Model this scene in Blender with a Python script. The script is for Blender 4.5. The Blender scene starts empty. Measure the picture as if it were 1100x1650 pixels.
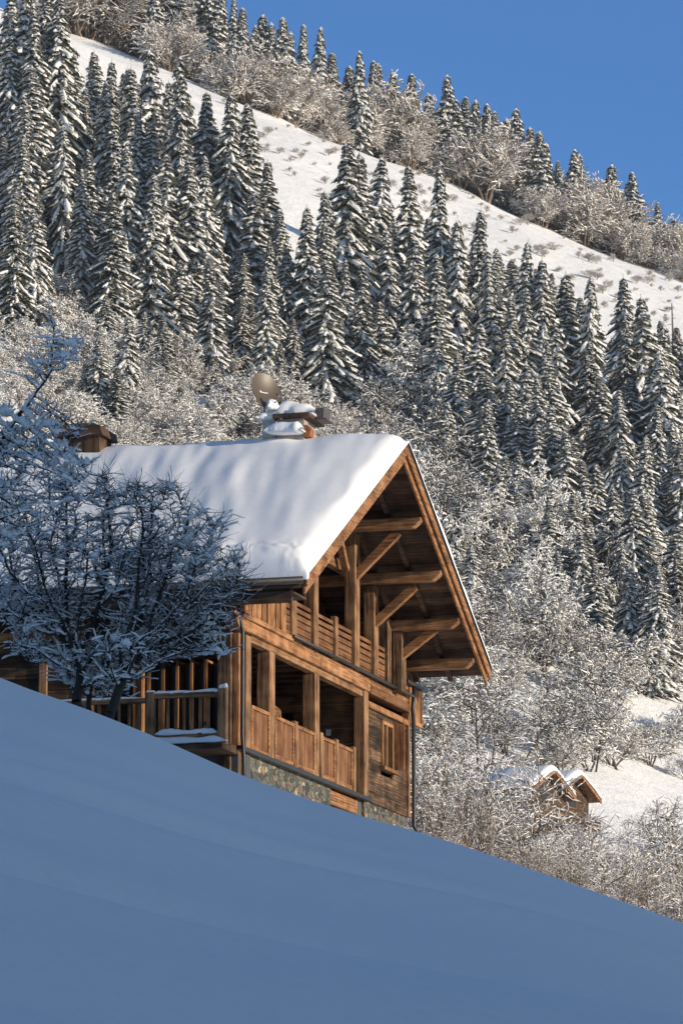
import bpy, math, random
import numpy as np
from mathutils import Vector, Matrix, noise

# ------------------------------------------------------------------ camera
sc = bpy.context.scene
F, HZ, CX, CY = 7000.0, 2100.0, 550.0, 825.0          # focal length / horizon row / centre of the 1100 x 1650 frame
PITCH = math.atan((HZ - CY) / F)
cam_d = bpy.data.cameras.new('camera'); cam = bpy.data.objects.new('camera', cam_d)
sc.collection.objects.link(cam); sc.camera = cam
cam_d.sensor_fit = 'VERTICAL'; cam_d.sensor_height = 36.0; cam_d.lens = F / 1650 * 36
cam_d.clip_start = 0.5; cam_d.clip_end = 6000
cam.location = (0, 0, 0); cam.rotation_euler = (math.pi / 2 + PITCH, 0, 0)

# ------------------------------------------------------------------ light
SUN_EL = math.radians(10.9)
SH = Vector((0.913, -0.408, 0)).normalized()                        # horizontal direction towards the sun
sdir = Vector((SH.x * math.cos(SUN_EL), SH.y * math.cos(SUN_EL), math.sin(SUN_EL)))
world = bpy.data.worlds.new('World'); sc.world = world; world.use_nodes = True
nt = world.node_tree; nt.nodes.clear()
wo = nt.nodes.new('ShaderNodeOutputWorld'); bg = nt.nodes.new('ShaderNodeBackground')
sky = nt.nodes.new('ShaderNodeTexSky'); sky.sky_type = 'NISHITA'; sky.sun_disc = False
sky.sun_elevation = SUN_EL; sky.sun_rotation = math.atan2(SH.x, SH.y)
sky.altitude = 1400; sky.air_density = 1.0; sky.dust_density = 0.0; sky.ozone_density = 2.5
# the deep blue quarter of the sky away from the sun, above the mountain
tcw = nt.nodes.new('ShaderNodeTexCoord'); dt = nt.nodes.new('ShaderNodeVectorMath'); dt.operation = 'DOT_PRODUCT'
dt.inputs[1].default_value = Vector((0.0, 0.96, 0.28)).normalized(); nt.links.new(tcw.outputs['Generated'], dt.inputs[0])
mrw = nt.nodes.new('ShaderNodeMapRange'); mrw.interpolation_type = 'SMOOTHSTEP'; mrw.inputs['From Min'].default_value = 0.80; mrw.inputs['From Max'].default_value = 0.97
nt.links.new(dt.outputs['Value'], mrw.inputs[0])
mxw = nt.nodes.new('ShaderNodeMix'); mxw.data_type = 'RGBA'; mxw.blend_type = 'MULTIPLY'; mxw.inputs[7].default_value = (0.45, 0.74, 1.10, 1)
nt.links.new(mrw.outputs[0], mxw.inputs[0]); nt.links.new(sky.outputs[0], mxw.inputs[6])
nt.links.new(mxw.outputs[2], bg.inputs[0]); nt.links.new(bg.outputs[0], wo.inputs[0])
bg.inputs[1].default_value = 0.145
sun_d = bpy.data.lights.new('sun', 'SUN'); sun = bpy.data.objects.new('sun', sun_d); sc.collection.objects.link(sun)
sun_d.energy = 5.0; sun_d.angle = math.radians(0.5); sun_d.color = (1.0, 0.85, 0.65)
sun.rotation_euler = sdir.to_track_quat('Z', 'Y').to_euler(); sun.location = (40, -30, 60)
sc.view_settings.view_transform = 'Standard'; sc.view_settings.look = 'None'
sc.view_settings.exposure = 0.15; sc.view_settings.gamma = 1.0
sc.cycles.max_bounces = 6; sc.cycles.diffuse_bounces = 4; sc.cycles.use_denoising = True

# ------------------------------------------------------------------ helpers
C = sc.collection
rnd = random.Random(7)
def project(P):
    c, s = math.cos(PITCH), math.sin(PITCH)
    d = P[1] * c + P[2] * s; h = -P[1] * s + P[2] * c
    return CX + F * P[0] / d, CY - F * h / d

def tag(o, label=None, cat=None, group=None, kind=None):
    if label: o['label'] = label
    if cat: o['category'] = cat
    if group: o['group'] = group
    if kind: o['kind'] = kind
    return o
def empty(name, loc=(0, 0, 0), rz=0, label=None, cat=None, group=None):
    o = bpy.data.objects.new(name, None); C.objects.link(o); o.location = loc; o.rotation_euler = (0, 0, rz)
    return tag(o, label, cat, group)

def mesh_np(name, V, Fq, mats, mi=None, smooth=False):
    """mesh from arrays: Fq is a list/array of faces"""
    me = bpy.data.meshes.new(name)
    if isinstance(Fq, np.ndarray):
        n, k = Fq.shape
        me.vertices.add(len(V)); me.vertices.foreach_set('co', np.asarray(V, np.float32).ravel())
        me.loops.add(n * k); me.loops.foreach_set('vertex_index', Fq.ravel().astype(np.int32))
        me.polygons.add(n); me.polygons.foreach_set('loop_start', np.arange(0, n * k, k, dtype=np.int32))
        me.polygons.foreach_set('loop_total', np.full(n, k, np.int32))
    else:
        me.from_pydata([tuple(v) for v in V], [], Fq)
    for m in mats: me.materials.append(m)
    if mi is not None: me.polygons.foreach_set('material_index', np.asarray(mi, np.int32))
    if smooth: me.polygons.foreach_set('use_smooth', np.ones(len(me.polygons), bool))
    me.update(calc_edges=True); me.validate()
    return me
def link(name, me, parent=None):
    o = bpy.data.objects.new(name, me); C.objects.link(o)
    if parent: o.parent = parent
    return o

class MB:
    """collects boxes / beams / tubes into one mesh"""
    def __init__(s): s.v = []; s.f = []
    def add(s, vs, fs):
        b = len(s.v); s.v += [tuple(v) for v in vs]; s.f += [tuple(b + i for i in f) for f in fs]
    def box(s, x0, x1, y0, y1, z0, z1):
        if x0 > x1: x0, x1 = x1, x0
        if y0 > y1: y0, y1 = y1, y0
        s.add([(x0, y0, z0), (x1, y0, z0), (x1, y1, z0), (x0, y1, z0), (x0, y0, z1), (x1, y0, z1), (x1, y1, z1), (x0, y1, z1)],
              [(0, 3, 2, 1), (4, 5, 6, 7), (0, 1, 5, 4), (1, 2, 6, 5), (2, 3, 7, 6), (3, 0, 4, 7)])
        return s
    def beam(s, p0, p1, w, h, side):
        """square beam p0->p1; w measured along 'side', h across"""
        p0, p1, side = Vector(p0), Vector(p1), Vector(side).normalized()
        d = (p1 - p0).normalized(); n = d.cross(side).normalized(); a = side * w / 2; b = n * h / 2
        vs = [p0 - a - b, p0 + a - b, p0 + a + b, p0 - a + b, p1 - a - b, p1 + a - b, p1 + a + b, p1 - a + b]
        s.add(vs, [(0, 3, 2, 1), (4, 5, 6, 7), (0, 1, 5, 4), (1, 2, 6, 5), (2, 3, 7, 6), (3, 0, 4, 7)])
        return s
    def prism(s, pts, axis, a0, a1):
        """closed outline (2D) extruded along an axis: 'y' -> pts are (x,z); 'x' -> (y,z)"""
        n = len(pts)
        def P(q, a): return (q[0], a, q[1]) if axis == 'y' else ((a, q[0], q[1]) if axis == 'x' else (q[0], q[1], a))
        vs = [P(q, a0) for q in pts] + [P(q, a1) for q in pts]
        s.add(vs, [tuple(range(n))[::-1], tuple(range(n, 2 * n))] + [(i, (i + 1) % n, n + (i + 1) % n, n + i) for i in range(n)])
        return s
    def tube(s, path, r, k=8):
        path = [Vector(p) for p in path]; b = len(s.v); n = len(path)
        rr = r if isinstance(r, (list, tuple)) else [r] * n
        for i, p in enumerate(path):
            d = (path[min(i + 1, n - 1)] - path[max(i - 1, 0)]).normalized()
            a = d.orthogonal().normalized() if i == 0 else (a0 - d * a0.dot(d)).normalized()
            a0 = a; c = d.cross(a)
            for j in range(k):
                t = 2 * math.pi * j / k
                s.v.append(tuple(p + (a * math.cos(t) + c * math.sin(t)) * rr[i]))
        for i in range(n - 1):
            for j in range(k):
                s.f.append((b + i * k + j, b + i * k + (j + 1) % k, b + (i + 1) * k + (j + 1) % k, b + (i + 1) * k + j))
        s.f.append(tuple(b + j for j in range(k))[::-1]); s.f.append(tuple(b + (n - 1) * k + j for j in range(k)))
        return s
    def build(s, name, mat, parent=None, bevel=0.0, smooth=False, label=None):
        me = bpy.data.meshes.new(name); me.from_pydata(s.v, [], s.f); me.materials.append(mat)
        if smooth: me.polygons.foreach_set('use_smooth', [True] * len(me.polygons))
        me.update(); o = link(name, me, parent)
        if bevel:
            m = o.modifiers.new('bevel', 'BEVEL'); m.width = bevel; m.segments = 1; m.limit_method = 'ANGLE'
        if label: o['label'] = label
        return o

# ------------------------------------------------------------------ materials
def new_mat(name):
    m = bpy.data.materials.new(name); m.use_nodes = True; n = m.node_tree.nodes; l = m.node_tree.links
    b = n['Principled BSDF']; return m, n, l, b
def N(n, t, **kw):
    x = n.new(t)
    for k, v in kw.items():
        if hasattr(x, k): setattr(x, k, v)
        else: x.inputs[k].default_value = v
    return x
def ramp(n, stops):
    r = n.new('ShaderNodeValToRGB'); e = r.color_ramp.elements
    while len(e) > 1: e.remove(e[-1])
    e[0].position, e[0].color = stops[0][0], (*stops[0][1], 1)
    for p, c in stops[1:]:
        q = e.new(p); q.color = (*c, 1)
    return r
def snow_mat(name, col=(0.86, 0.87, 0.90), scale=3.0, bump=0.15, dist=0.05, rough=0.65):
    m, n, l, b = new_mat(name)
    tc = N(n, 'ShaderNodeTexCoord'); no = N(n, 'ShaderNodeTexNoise', Scale=scale, Detail=8.0, Roughness=0.6)
    l.new(tc.outputs['Object'], no.inputs['Vector'])
    bp = N(n, 'ShaderNodeBump', Strength=bump, Distance=dist); l.new(no.outputs[0], bp.inputs['Height'])
    r = ramp(n, [(0.3, tuple(c * 0.95 for c in col)), (0.7, col)]); l.new(no.outputs[0], r.inputs[0])
    l.new(r.outputs[0], b.inputs['Base Color']); l.new(bp.outputs[0], b.inputs['Normal'])
    b.inputs['Roughness'].default_value = rough; b.inputs['Specular IOR Level'].default_value = 0.25
    return m
def wood_mat(name, dark, mid, light, axis='x', tint=0.35, rough=0.75, grain=3.0):
    """plank wood: grain stretched along one axis, each separate board gets its own tint"""
    m, n, l, b = new_mat(name)
    tc = N(n, 'ShaderNodeTexCoord'); mp = N(n, 'ShaderNodeMapping')
    s = {'x': (0.35, 6, 6), 'y': (6, 0.35, 6), 'z': (6, 6, 0.35)}[axis]
    mp.inputs['Scale'].default_value = tuple(v * grain / 3 * (2.2 if v > 1 else 1.5) for v in s)
    l.new(tc.outputs['Object'], mp.inputs[0])
    geo = N(n, 'ShaderNodeNewGeometry')
    ad = N(n, 'ShaderNodeVectorMath', operation='ADD'); sc_ = N(n, 'ShaderNodeVectorMath', operation='SCALE')
    cb = N(n, 'ShaderNodeCombineXYZ')
    for i in range(3): l.new(geo.outputs['Random Per Island'], cb.inputs[i])
    l.new(cb.outputs[0], sc_.inputs[0]); sc_.inputs['Scale'].default_value = 37.0
    l.new(mp.outputs[0], ad.inputs[0]); l.new(sc_.outputs[0], ad.inputs[1])
    n1 = N(n, 'ShaderNodeTexNoise', Scale=1.6, Detail=10.0, Roughness=0.75, Distortion=0.2); l.new(ad.outputs[0], n1.inputs['Vector'])
    n2 = N(n, 'ShaderNodeTexNoise', Scale=2.2, Detail=3.0); l.new(tc.outputs['Object'], n2.inputs['Vector'])
    mx = N(n, 'ShaderNodeMath', operation='MULTIPLY_ADD'); l.new(n2.outputs[0], mx.inputs[0]); mx.inputs[1].default_value = 0.45
    l.new(n1.outputs[0], mx.inputs[2])
    sb = N(n, 'ShaderNodeMath', operation='SUBTRACT'); l.new(mx.outputs[0], sb.inputs[0]); sb.inputs[1].default_value = 0.22
    r = ramp(n, [(0.38, dark), (0.5, mid), (0.62, light)]); l.new(sb.outputs[0], r.inputs[0])
    hs = N(n, 'ShaderNodeHueSaturation')
    mr = N(n, 'ShaderNodeMapRange'); l.new(geo.outputs['Random Per Island'], mr.inputs[0])
    mr.inputs['To Min'].default_value = 1 - tint; mr.inputs['To Max'].default_value = 1 + tint
    l.new(mr.outputs[0], hs.inputs['Value']); l.new(r.outputs[0], hs.inputs['Color'])
    l.new(hs.outputs[0], b.inputs['Base Color'])
    bp = N(n, 'ShaderNodeBump', Strength=0.5, Distance=0.015); l.new(n1.outputs[0], bp.inputs['Height']); l.new(bp.outputs[0], b.inputs['Normal'])
    b.inputs['Roughness'].default_value = rough; b.inputs['Specular IOR Level'].default_value = 0.2
    return m
def plain_mat(name, col, rough=0.6, metal=0.0, var=0.25, scale=8.0, bump=0.1):
    m, n, l, b = new_mat(name)
    tc = N(n, 'ShaderNodeTexCoord'); no = N(n, 'ShaderNodeTexNoise', Scale=scale, Detail=6.0); l.new(tc.outputs['Object'], no.inputs['Vector'])
    r = ramp(n, [(0.3, tuple(c * (1 - var) for c in col)), (0.7, tuple(min(1, c * (1 + var)) for c in col))]); l.new(no.outputs[0], r.inputs[0])
    l.new(r.outputs[0], b.inputs['Base Color']); b.inputs['Roughness'].default_value = rough; b.inputs['Metallic'].default_value = metal
    bp = N(n, 'ShaderNodeBump', Strength=bump, Distance=0.02); l.new(no.outputs[0], bp.inputs['Height']); l.new(bp.outputs[0], b.inputs['Normal'])
    return m
W_ORANGE = ((0.085, 0.039, 0.017), (0.215, 0.103, 0.046), (0.33, 0.175, 0.085))
W_POST = ((0.06, 0.034, 0.019), (0.175, 0.095, 0.049), (0.29, 0.17, 0.092))
W_PANEL = ((0.075, 0.033, 0.016), (0.145, 0.066, 0.031), (0.21, 0.105, 0.052))
W_BROWN = ((0.09, 0.045, 0.022), (0.20, 0.105, 0.05), (0.33, 0.185, 0.095))
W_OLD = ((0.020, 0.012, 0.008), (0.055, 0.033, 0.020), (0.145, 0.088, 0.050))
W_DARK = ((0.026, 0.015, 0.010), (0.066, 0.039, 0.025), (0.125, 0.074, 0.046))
M = {}
for ax in 'xyz':
    M['or' + ax] = wood_mat('larch_wood_' + ax, *W_ORANGE, axis=ax)
    M['po' + ax] = wood_mat('post_wood_' + ax, *W_POST, axis=ax, tint=0.15)
    M['pa' + ax] = wood_mat('panel_wood_' + ax, *W_PANEL, axis=ax, tint=0.2)
    M['br' + ax] = wood_mat('brown_wood_' + ax, *W_BROWN, axis=ax)
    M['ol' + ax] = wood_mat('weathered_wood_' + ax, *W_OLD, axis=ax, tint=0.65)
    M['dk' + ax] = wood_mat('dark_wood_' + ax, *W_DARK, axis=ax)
M['snow'] = snow_mat('roof_snow', scale=1.4, bump=0.25, dist=0.06)
M['snow_ground'] = snow_mat('ground_snow', scale=5.0, bump=0.30, dist=0.03)
M['snow_twig'] = snow_mat('twig_snow', col=(0.87, 0.88, 0.90), scale=14.0, bump=0.4, dist=0.03)
M['snow_far'] = snow_mat('tree_snow', col=(0.88, 0.87, 0.86), scale=2.0, bump=0.3, dist=0.1)
M['metal_dark'] = plain_mat('dark_sheet_metal', (0.028, 0.026, 0.027), rough=0.45, metal=0.3)
M['metal_grey'] = plain_mat('grey_metal', (0.30, 0.30, 0.31), rough=0.5, metal=0.6)
M['copper'] = plain_mat('orange_copper', (0.36, 0.12, 0.04), rough=0.5, metal=0.3)
M['dish'] = plain_mat('brown_dish_paint', (0.088, 0.063, 0.044), rough=0.45, var=0.06, scale=3, bump=0.02)
M['white'] = plain_mat('white_paint', (0.78, 0.77, 0.74), rough=0.5, var=0.05)
M['glass'] = plain_mat('dark_window_glass', (0.010, 0.011, 0.013), rough=0.35, var=0.1)
M['bark_far'] = plain_mat('spruce_bark', (0.055, 0.042, 0.034), rough=0.9, scale=4)
M['twig_far'] = plain_mat('bare_twig_bark', (0.12, 0.085, 0.06), rough=0.9, scale=1)
M['twig_warm'] = plain_mat('pale_brown_twig_bark', (0.22, 0.16, 0.12), rough=0.9, scale=1)
M['bark_near'] = plain_mat('fruit_tree_bark', (0.035, 0.029, 0.027), rough=0.95, scale=25, bump=0.6)
def needle_mat():
    m, n, l, b = new_mat('spruce_needles')
    geo = N(n, 'ShaderNodeNewGeometry')
    r = ramp(n, [(0.0, (0.040, 0.048, 0.036)), (0.45, (0.080, 0.088, 0.066)), (0.75, (0.17, 0.17, 0.145)), (1.0, (0.60, 0.60, 0.60))])
    l.new(geo.outputs['Random Per Island'], r.inputs[0]); l.new(r.outputs[0], b.inputs['Base Color'])
    b.inputs['Roughness'].default_value = 0.85; b.inputs['Specular IOR Level'].default_value = 0.15
    return m
M['needle'] = needle_mat()
def stone_mat():
    m, n, l, b = new_mat('rubble_stone')
    tc = N(n, 'ShaderNodeTexCoord'); mp = N(n, 'ShaderNodeMapping'); mp.inputs['Scale'].default_value = (2.3, 2.3, 3.6)
    l.new(tc.outputs['Object'], mp.inputs[0])
    nd = N(n, 'ShaderNodeTexNoise', Scale=2.5, Detail=2.0); l.new(mp.outputs[0], nd.inputs['Vector'])
    ml = N(n, 'ShaderNodeVectorMath', operation='MULTIPLY_ADD'); l.new(nd.outputs['Color'], ml.inputs[0]); ml.inputs[1].default_value = (0.5,) * 3; l.new(mp.outputs[0], ml.inputs[2])
    v1 = N(n, 'ShaderNodeTexVoronoi', Scale=2.0); v2 = N(n, 'ShaderNodeTexVoronoi', feature='DISTANCE_TO_EDGE', Scale=2.0)
    l.new(ml.outputs[0], v1.inputs['Vector']); l.new(ml.outputs[0], v2.inputs['Vector'])
    hs = N(n, 'ShaderNodeSeparateColor'); l.new(v1.outputs['Color'], hs.inputs[0])
    r = ramp(n, [(0.0, (0.03, 0.032, 0.032)), (0.35, (0.075, 0.078, 0.072)), (0.6, (0.14, 0.135, 0.105)), (0.8, (0.10, 0.11, 0.11)), (0.88, (0.30, 0.17, 0.07)), (1.0, (0.34, 0.31, 0.25))])
    l.new(hs.outputs[0], r.inputs[0])
    nn = N(n, 'ShaderNodeTexNoise', Scale=9.0, Detail=8.0); l.new(tc.outputs['Object'], nn.inputs['Vector'])
    mx = N(n, 'ShaderNodeMix', data_type='RGBA', blend_type='MULTIPLY'); mx.inputs[0].default_value = 0.8
    l.new(r.outputs[0], mx.inputs[6]); r2 = ramp(n, [(0.3, (0.5, 0.5, 0.5)), (0.7, (1.3, 1.3, 1.3))]); l.new(nn.outputs[0], r2.inputs[0]); l.new(r2.outputs[0], mx.inputs[7])
    mt = N(n, 'ShaderNodeMath', operation='LESS_THAN'); l.new(v2.outputs['Distance'], mt.inputs[0]); mt.inputs[1].default_value = 0.045
    mx2 = N(n, 'ShaderNodeMix', data_type='RGBA'); l.new(mt.outputs[0], mx2.inputs[0]); l.new(mx.outputs[2], mx2.inputs[6]); mx2.inputs[7].default_value = (0.035, 0.033, 0.03, 1)
    l.new(mx2.outputs[2], b.inputs['Base Color'])
    bp = N(n, 'ShaderNodeBump', Strength=0.9, Distance=0.05); l.new(v2.outputs['Distance'], bp.inputs['Height']); l.new(bp.outputs[0], b.inputs['Normal'])
    b.inputs['Roughness'].default_value = 0.9
    return m
M['stone'] = stone_mat()
def hill_mat():
    """open mountain snow with small tufts of dead grass and rock breaking through"""
    m, n, l, b = new_mat('mountain_snow')
    geo = N(n, 'ShaderNodeNewGeometry')
    n1 = N(n, 'ShaderNodeTexNoise', Scale=0.12, Detail=10.0, Roughness=0.7); l.new(geo.outputs['Position'], n1.inputs['Vector'])
    n2 = N(n, 'ShaderNodeTexNoise', Scale=0.02, Detail=3.0); l.new(geo.outputs['Position'], n2.inputs['Vector'])
    ad = N(n, 'ShaderNodeMath', operation='MULTIPLY_ADD'); l.new(n2.outputs[0], ad.inputs[0]); ad.inputs[1].default_value = 0.5; l.new(n1.outputs[0], ad.inputs[2])
    r = ramp(n, [(0.56, (0.85, 0.85, 0.86)), (0.88, (0.85, 0.85, 0.86)), (0.95, (0.45, 0.41, 0.36))]); l.new(ad.outputs[0], r.inputs[0])
    l.new(r.outputs[0], b.inputs['Base Color'])
    bp = N(n, 'ShaderNodeBump', Strength=0.6, Distance=1.8); l.new(n1.outputs[0], bp.inputs['Height']); l.new(bp.outputs[0], b.inputs['Normal'])
    b.inputs['Roughness'].default_value = 0.7; b.inputs['Specular IOR Level'].default_value = 0.2
    return m
M['hill'] = hill_mat()

# ------------------------------------------------------------------ terrain
# crest of the near slope, surveyed from the photo at 78 m: (column, row)
_R = [(0, 1096), (44, 1111), (145, 1149), (200, 1168), (254, 1190), (330, 1224), (400, 1256), (470, 1284), (537, 1305), (590, 1319), (660, 1345), (700, 1358), (780, 1378), (830, 1397), (947, 1438), (1020, 1463), (1085, 1487), (1100, 1492)]
_rx = np.array([(a - 550) * 78 / 7000 for a, b in _R]); _rz = np.array([(2100 - b - 5) * 78 / 7000 for a, b in _R])
_pc = np.polyfit(_rx, _rz, 7)
def ridge_z(x):
    if x < -6.13: return np.polyval(_pc, -6.13) - 0.36 * (x + 6.13) if x > -60 else np.polyval(_pc, -6.13) + 19.4
    if x > 6.13: return np.polyval(_pc, 6.13) - 0.36 * (x - 6.13)
    return np.polyval(_pc, x)
# photo-row (at the picture's centre column) -> distance, for the far slope
BY = np.array([78, 200, 280, 360, 390, 440, 490, 540, 610, 690, 800, 900, 1000, 1200, 1500, 2200])
BZ = np.array([8.8, 16, 27, 43.7, 51.8, 69, 87.5, 108, 139, 172.5, 215.4, 244, 270, 312, 360, 370])
def tilt(x):
    return 0.42 * x if abs(x) < 120 else math.copysign(50.4 + 70 * math.tanh((abs(x) - 120) * 0.42 / 70), x)
def hill_z(x, y):
    z = float(np.interp(y, BY, BZ)) - tilt(x)
    if y > 250:
        k = min(1, (y - 250) / 200)
        z += k * 3.0 * noise.noise(Vector((x * 0.02, y * 0.02, 3.1))) + k * 1.0 * noise.noise(Vector((x * 0.07, y * 0.07, 1.0)))
    if y < 200:
        t = max(0.0, (y - 78) / 122)
        z = (1 - t) * (ridge_z(x) + 0.06 * (y - 78)) + t * z
    return z
def slope_z(x, y):
    if y <= 78:
        k = y / 78
        z = -1.8 * (1 - k) + (ridge_z(x) - ridge_z(0)) * (0.45 + 0.55 * max(0, k)) + ridge_z(0) * k
        z -= 3.0 * k * (1 - k) if k > 0 else 0
        fade = max(0.0, min(1.0, (78 - y) / 22)) * 0.9 + 0.1
        a = (x * 0.94 + y * 0.10); c = (y * 0.30 - x * 0.34)
        z += fade * (0.75 * noise.noise(Vector((a * 0.05, c * 0.45, 0.3))) + 0.16 * noise.noise(Vector((a * 0.12, c * 1.3, 4.3)))) + 0.22 * fade * noise.noise(Vector((a * 0.07, c * 2.0, 7.7))) + 0.012 * noise.noise(Vector((x * 1.4, y * 0.8, 2.0)))
        return z
    d = y - 78
    z = hill_z(x, y)
    return z - 0.25 * (1 - math.exp(-d * 0.8))
def grid(name, xs_of_y, ys, zf, mat):
    V = []; nx = None
    for y in ys:
        xs = xs_of_y(y); nx = len(xs)
        for x in xs: V.append((x, y, zf(x, y)))
    Q = []
    for j in range(len(ys) - 1):
        for i in range(nx - 1):
            a = j * nx + i; Q.append((a, a + 1, a + nx + 1, a + nx))
    me = mesh_np(name, np.array(V), np.array(Q), [mat], smooth=True)
    o = link(name, me); o['kind'] = 'structure'; return o
def fan(half0, k, n):
    t = np.linspace(-1, 1, n); t = np.sign(t) * np.abs(t) ** 1.8
    return lambda y: [float(q) * (half0 + k * max(0, y)) for q in t]
ys1 = list(np.linspace(-30, 20, 26)) + list(np.linspace(20.5, 77, 160)) + [77.3, 77.6, 77.8, 78, 78.2, 78.4, 78.8, 79.4, 80.2, 82, 85, 90, 95, 100, 110, 125, 140]
grid('snow_slope', fan(34, 0.35, 140), ys1, slope_z, M['snow_ground'])
ys2 = list(np.linspace(140, 330, 20)) + list(np.linspace(338, 900, 110)) + list(np.linspace(915, 1300, 16))
grid('mountainside', fan(60, 0.27, 220), ys2, lambda x, y: hill_z(x, y) - 0.25, M['hill'])
# the spur behind the viewer, unseen, added to keep the near slope in shade
SP_Q = np.array([-160, -60, 0, 55, 74, 78, 82, 84.5, 86, 87, 87.6, 89, 93, 100, 130.0])
SP_W = np.array([20, 28, 33, 34, 32, 30, 26, 23.3, 22.5, 22, 15, 6, -6, -22, -45.0])
def shade_spur():
    n_ = Vector((-SH.y, SH.x, 0)); V = []; qs = np.concatenate([np.linspace(-160, 60, 45), np.linspace(62, 90, 113), np.linspace(92, 130, 10)])
    ss = np.concatenate([np.linspace(25, 85, 13), [90], np.linspace(100, 300, 14)])
    tt = math.tan(SUN_EL)
    for s_ in ss:
        for q in qs:
            top = float(np.interp(q, SP_Q, SP_W)) + 90 * tt
            z = top - abs(s_ - 90) * (0.75 if s_ < 90 else 0.35)
            z += (0 if abs(s_ - 90) < 1 else 0.7 * noise.noise(Vector((q * .1, s_ * .1, 0)))) 
            z = max(z, -12 - 0.02 * s_)
            P = SH * float(s_) + n_ * float(q); V.append((P.x, P.y, z))
    nq = len(qs); Q = [(j * nq + i, (j + 1) * nq + i, (j + 1) * nq + i + 1, j * nq + i + 1) for j in range(len(ss) - 1) for i in range(nq - 1)]
    o = link('hill', mesh_np('hill', np.array(V), np.array(Q), [M['snow_ground']], smooth=True)); o['kind'] = 'structure'  # unseen sun blocker, outline shaped for the shade it casts
shade_spur()

# ------------------------------------------------------------------ the chalet: local x along the gable (away), y along the ridge (left), z up
PHI = math.radians(16.080017845805823)
CH_O = (-2.31, 97.35952632, 12.36850513); CH_R = math.pi / 2 - PHI
ch = empty('chalet', CH_O, CH_R, 'large timber chalet with deep roof snow and balconies under its sunlit gable', 'chalet')
CH_M = Matrix.Translation(CH_O) @ Matrix.Rotation(CH_R, 4, 'Z')
AP, AZ, SL = 7.2, 8.25, 0.54                      # ridge position, height, roof slope
VF, VB = -1.95, 12.5                              # roof front / back
UL, UR = -1.35, 15.4
def rz(u): return AZ - SL * abs(u - AP)
LEN = 12.3
r5 = random.Random(5)
# --- masonry base
st = MB()
st.box(0.95, 7.62, 0.06, 2.5, -4, -0.07).box(10.55, 14.5, 0.05, 3, -6, -0.07).box(0.4, 10.6, 2.5, LEN, -4, -0.2)
st.build('stone_base', M['stone'], ch)
pl = MB().box(0.0, 0.94, 0.02, 0.9, -3, -0.10); pl.build('corner_pier', M['metal_grey'] if False else plain_mat('dark_slate', (0.05, 0.055, 0.06), rough=0.8), ch)
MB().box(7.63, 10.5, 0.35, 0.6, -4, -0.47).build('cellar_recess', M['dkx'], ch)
p = MB()
for k in range(2): p.box(7.66, 10.1, 0.10, 0.2, -0.46 + k * 0.175, -0.46 + k * 0.175 + 0.165)
p.build('base_panel', M['orx'], ch)
MB().box(10.1, 10.56, 0.12, 0.6, -2.5, -0.08).build('base_pillar', plain_mat('pillar_slate', (0.07, 0.072, 0.078), rough=0.8), ch)
# --- terrace deck with dark drip cap
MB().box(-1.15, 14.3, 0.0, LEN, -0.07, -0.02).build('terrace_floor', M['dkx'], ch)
MB().box(-0.15, 10.7, -0.10, 0.0, -0.09, 0.0).build('drip_cap', M['metal_dark'], ch)
# --- lower loggia: inner walls
def plank_wall(axis, fixed, a0, a1, z0, z1, hgt=0.21, th=0.05, gap=0.008, holes=(), jit=0.012, vertical=False, split=2.6):
    """boards on a wall plane; axis 'x' -> runs along x at y=fixed facing -y; 'y' -> runs along y at x=fixed facing -x"""
    mb = MB()
    def put(b0, b1, c0, c1):
        j = r5.uniform(-jit, jit)
        if axis == 'x': mb.box(b0, b1, fixed + j, fixed + th + jit, c0, c1)
        else: mb.box(fixed + j, fixed + th + jit, b0, b1, c0, c1)
    def spans(lo, hi, cuts):
        segs = [(lo, hi)]
        for c0, c1 in cuts:
            segs = [s for a, b in segs for s in ((a, min(b, c0)), (max(a, c1), b)) if s[1] - s[0] > 0.02]
        return segs
    if vertical:
        a = a0
        while a < a1 - 0.02:
            w = min(a1 - a, hgt * r5.uniform(0.8, 1.25))
            for s0, s1 in spans(z0, z1, [(h[2], h[3]) for h in holes if h[0] < a + w - .01 and h[1] > a + .01]): put(a, a + w - gap, s0, s1)
            a += w
    else:
        z = z0
        while z < z1 - 0.02:
            w = min(z1 - z, hgt * r5.uniform(0.85, 1.15))
            for s0, s1 in spans(a0, a1, [(h[0], h[1]) for h in holes if h[2] < z + w - .01 and h[3] > z + .01]):
                b = s0 + 0.0
                while b < s1 - 0.05:
                    e = min(s1, b + split * r5.uniform(0.6, 1.5))
                    if s1 - e < 0.5: e = s1
                    put(b, e - 0.004, z, z + w - gap); b = e
            z += w
    return mb
plank_wall('y', 10.56, 0.3, 3.2, 0.0, 2.6, holes=[(1.9, 2.8, 0, 2.05)]).build('loggia_side_wall', M['bry'], ch)
MB().box(10.62, 10.7, 1.9, 2.8, 0, 2.05).build('loggia_door', M['dkz'], ch)
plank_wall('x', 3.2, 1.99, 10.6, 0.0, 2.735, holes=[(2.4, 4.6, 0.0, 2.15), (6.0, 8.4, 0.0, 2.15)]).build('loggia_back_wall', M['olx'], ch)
for (a, b_) in ((2.4, 4.6), (6.0, 8.4)):
    fr = MB()
    for k in range(4):
        x = a + (b_ - a) * k / 3; fr.box(x - 0.05, x + 0.05, 3.22, 3.30, 0, 2.15)
    fr.box(a, b_, 3.215, 3.305, 2.06, 2.15)
    w = fr.build('window', M['orz'], ch)
    MB().box(a, b_, 3.27, 3.285, 0, 2.14).build('pane', M['glass'], w)
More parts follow.
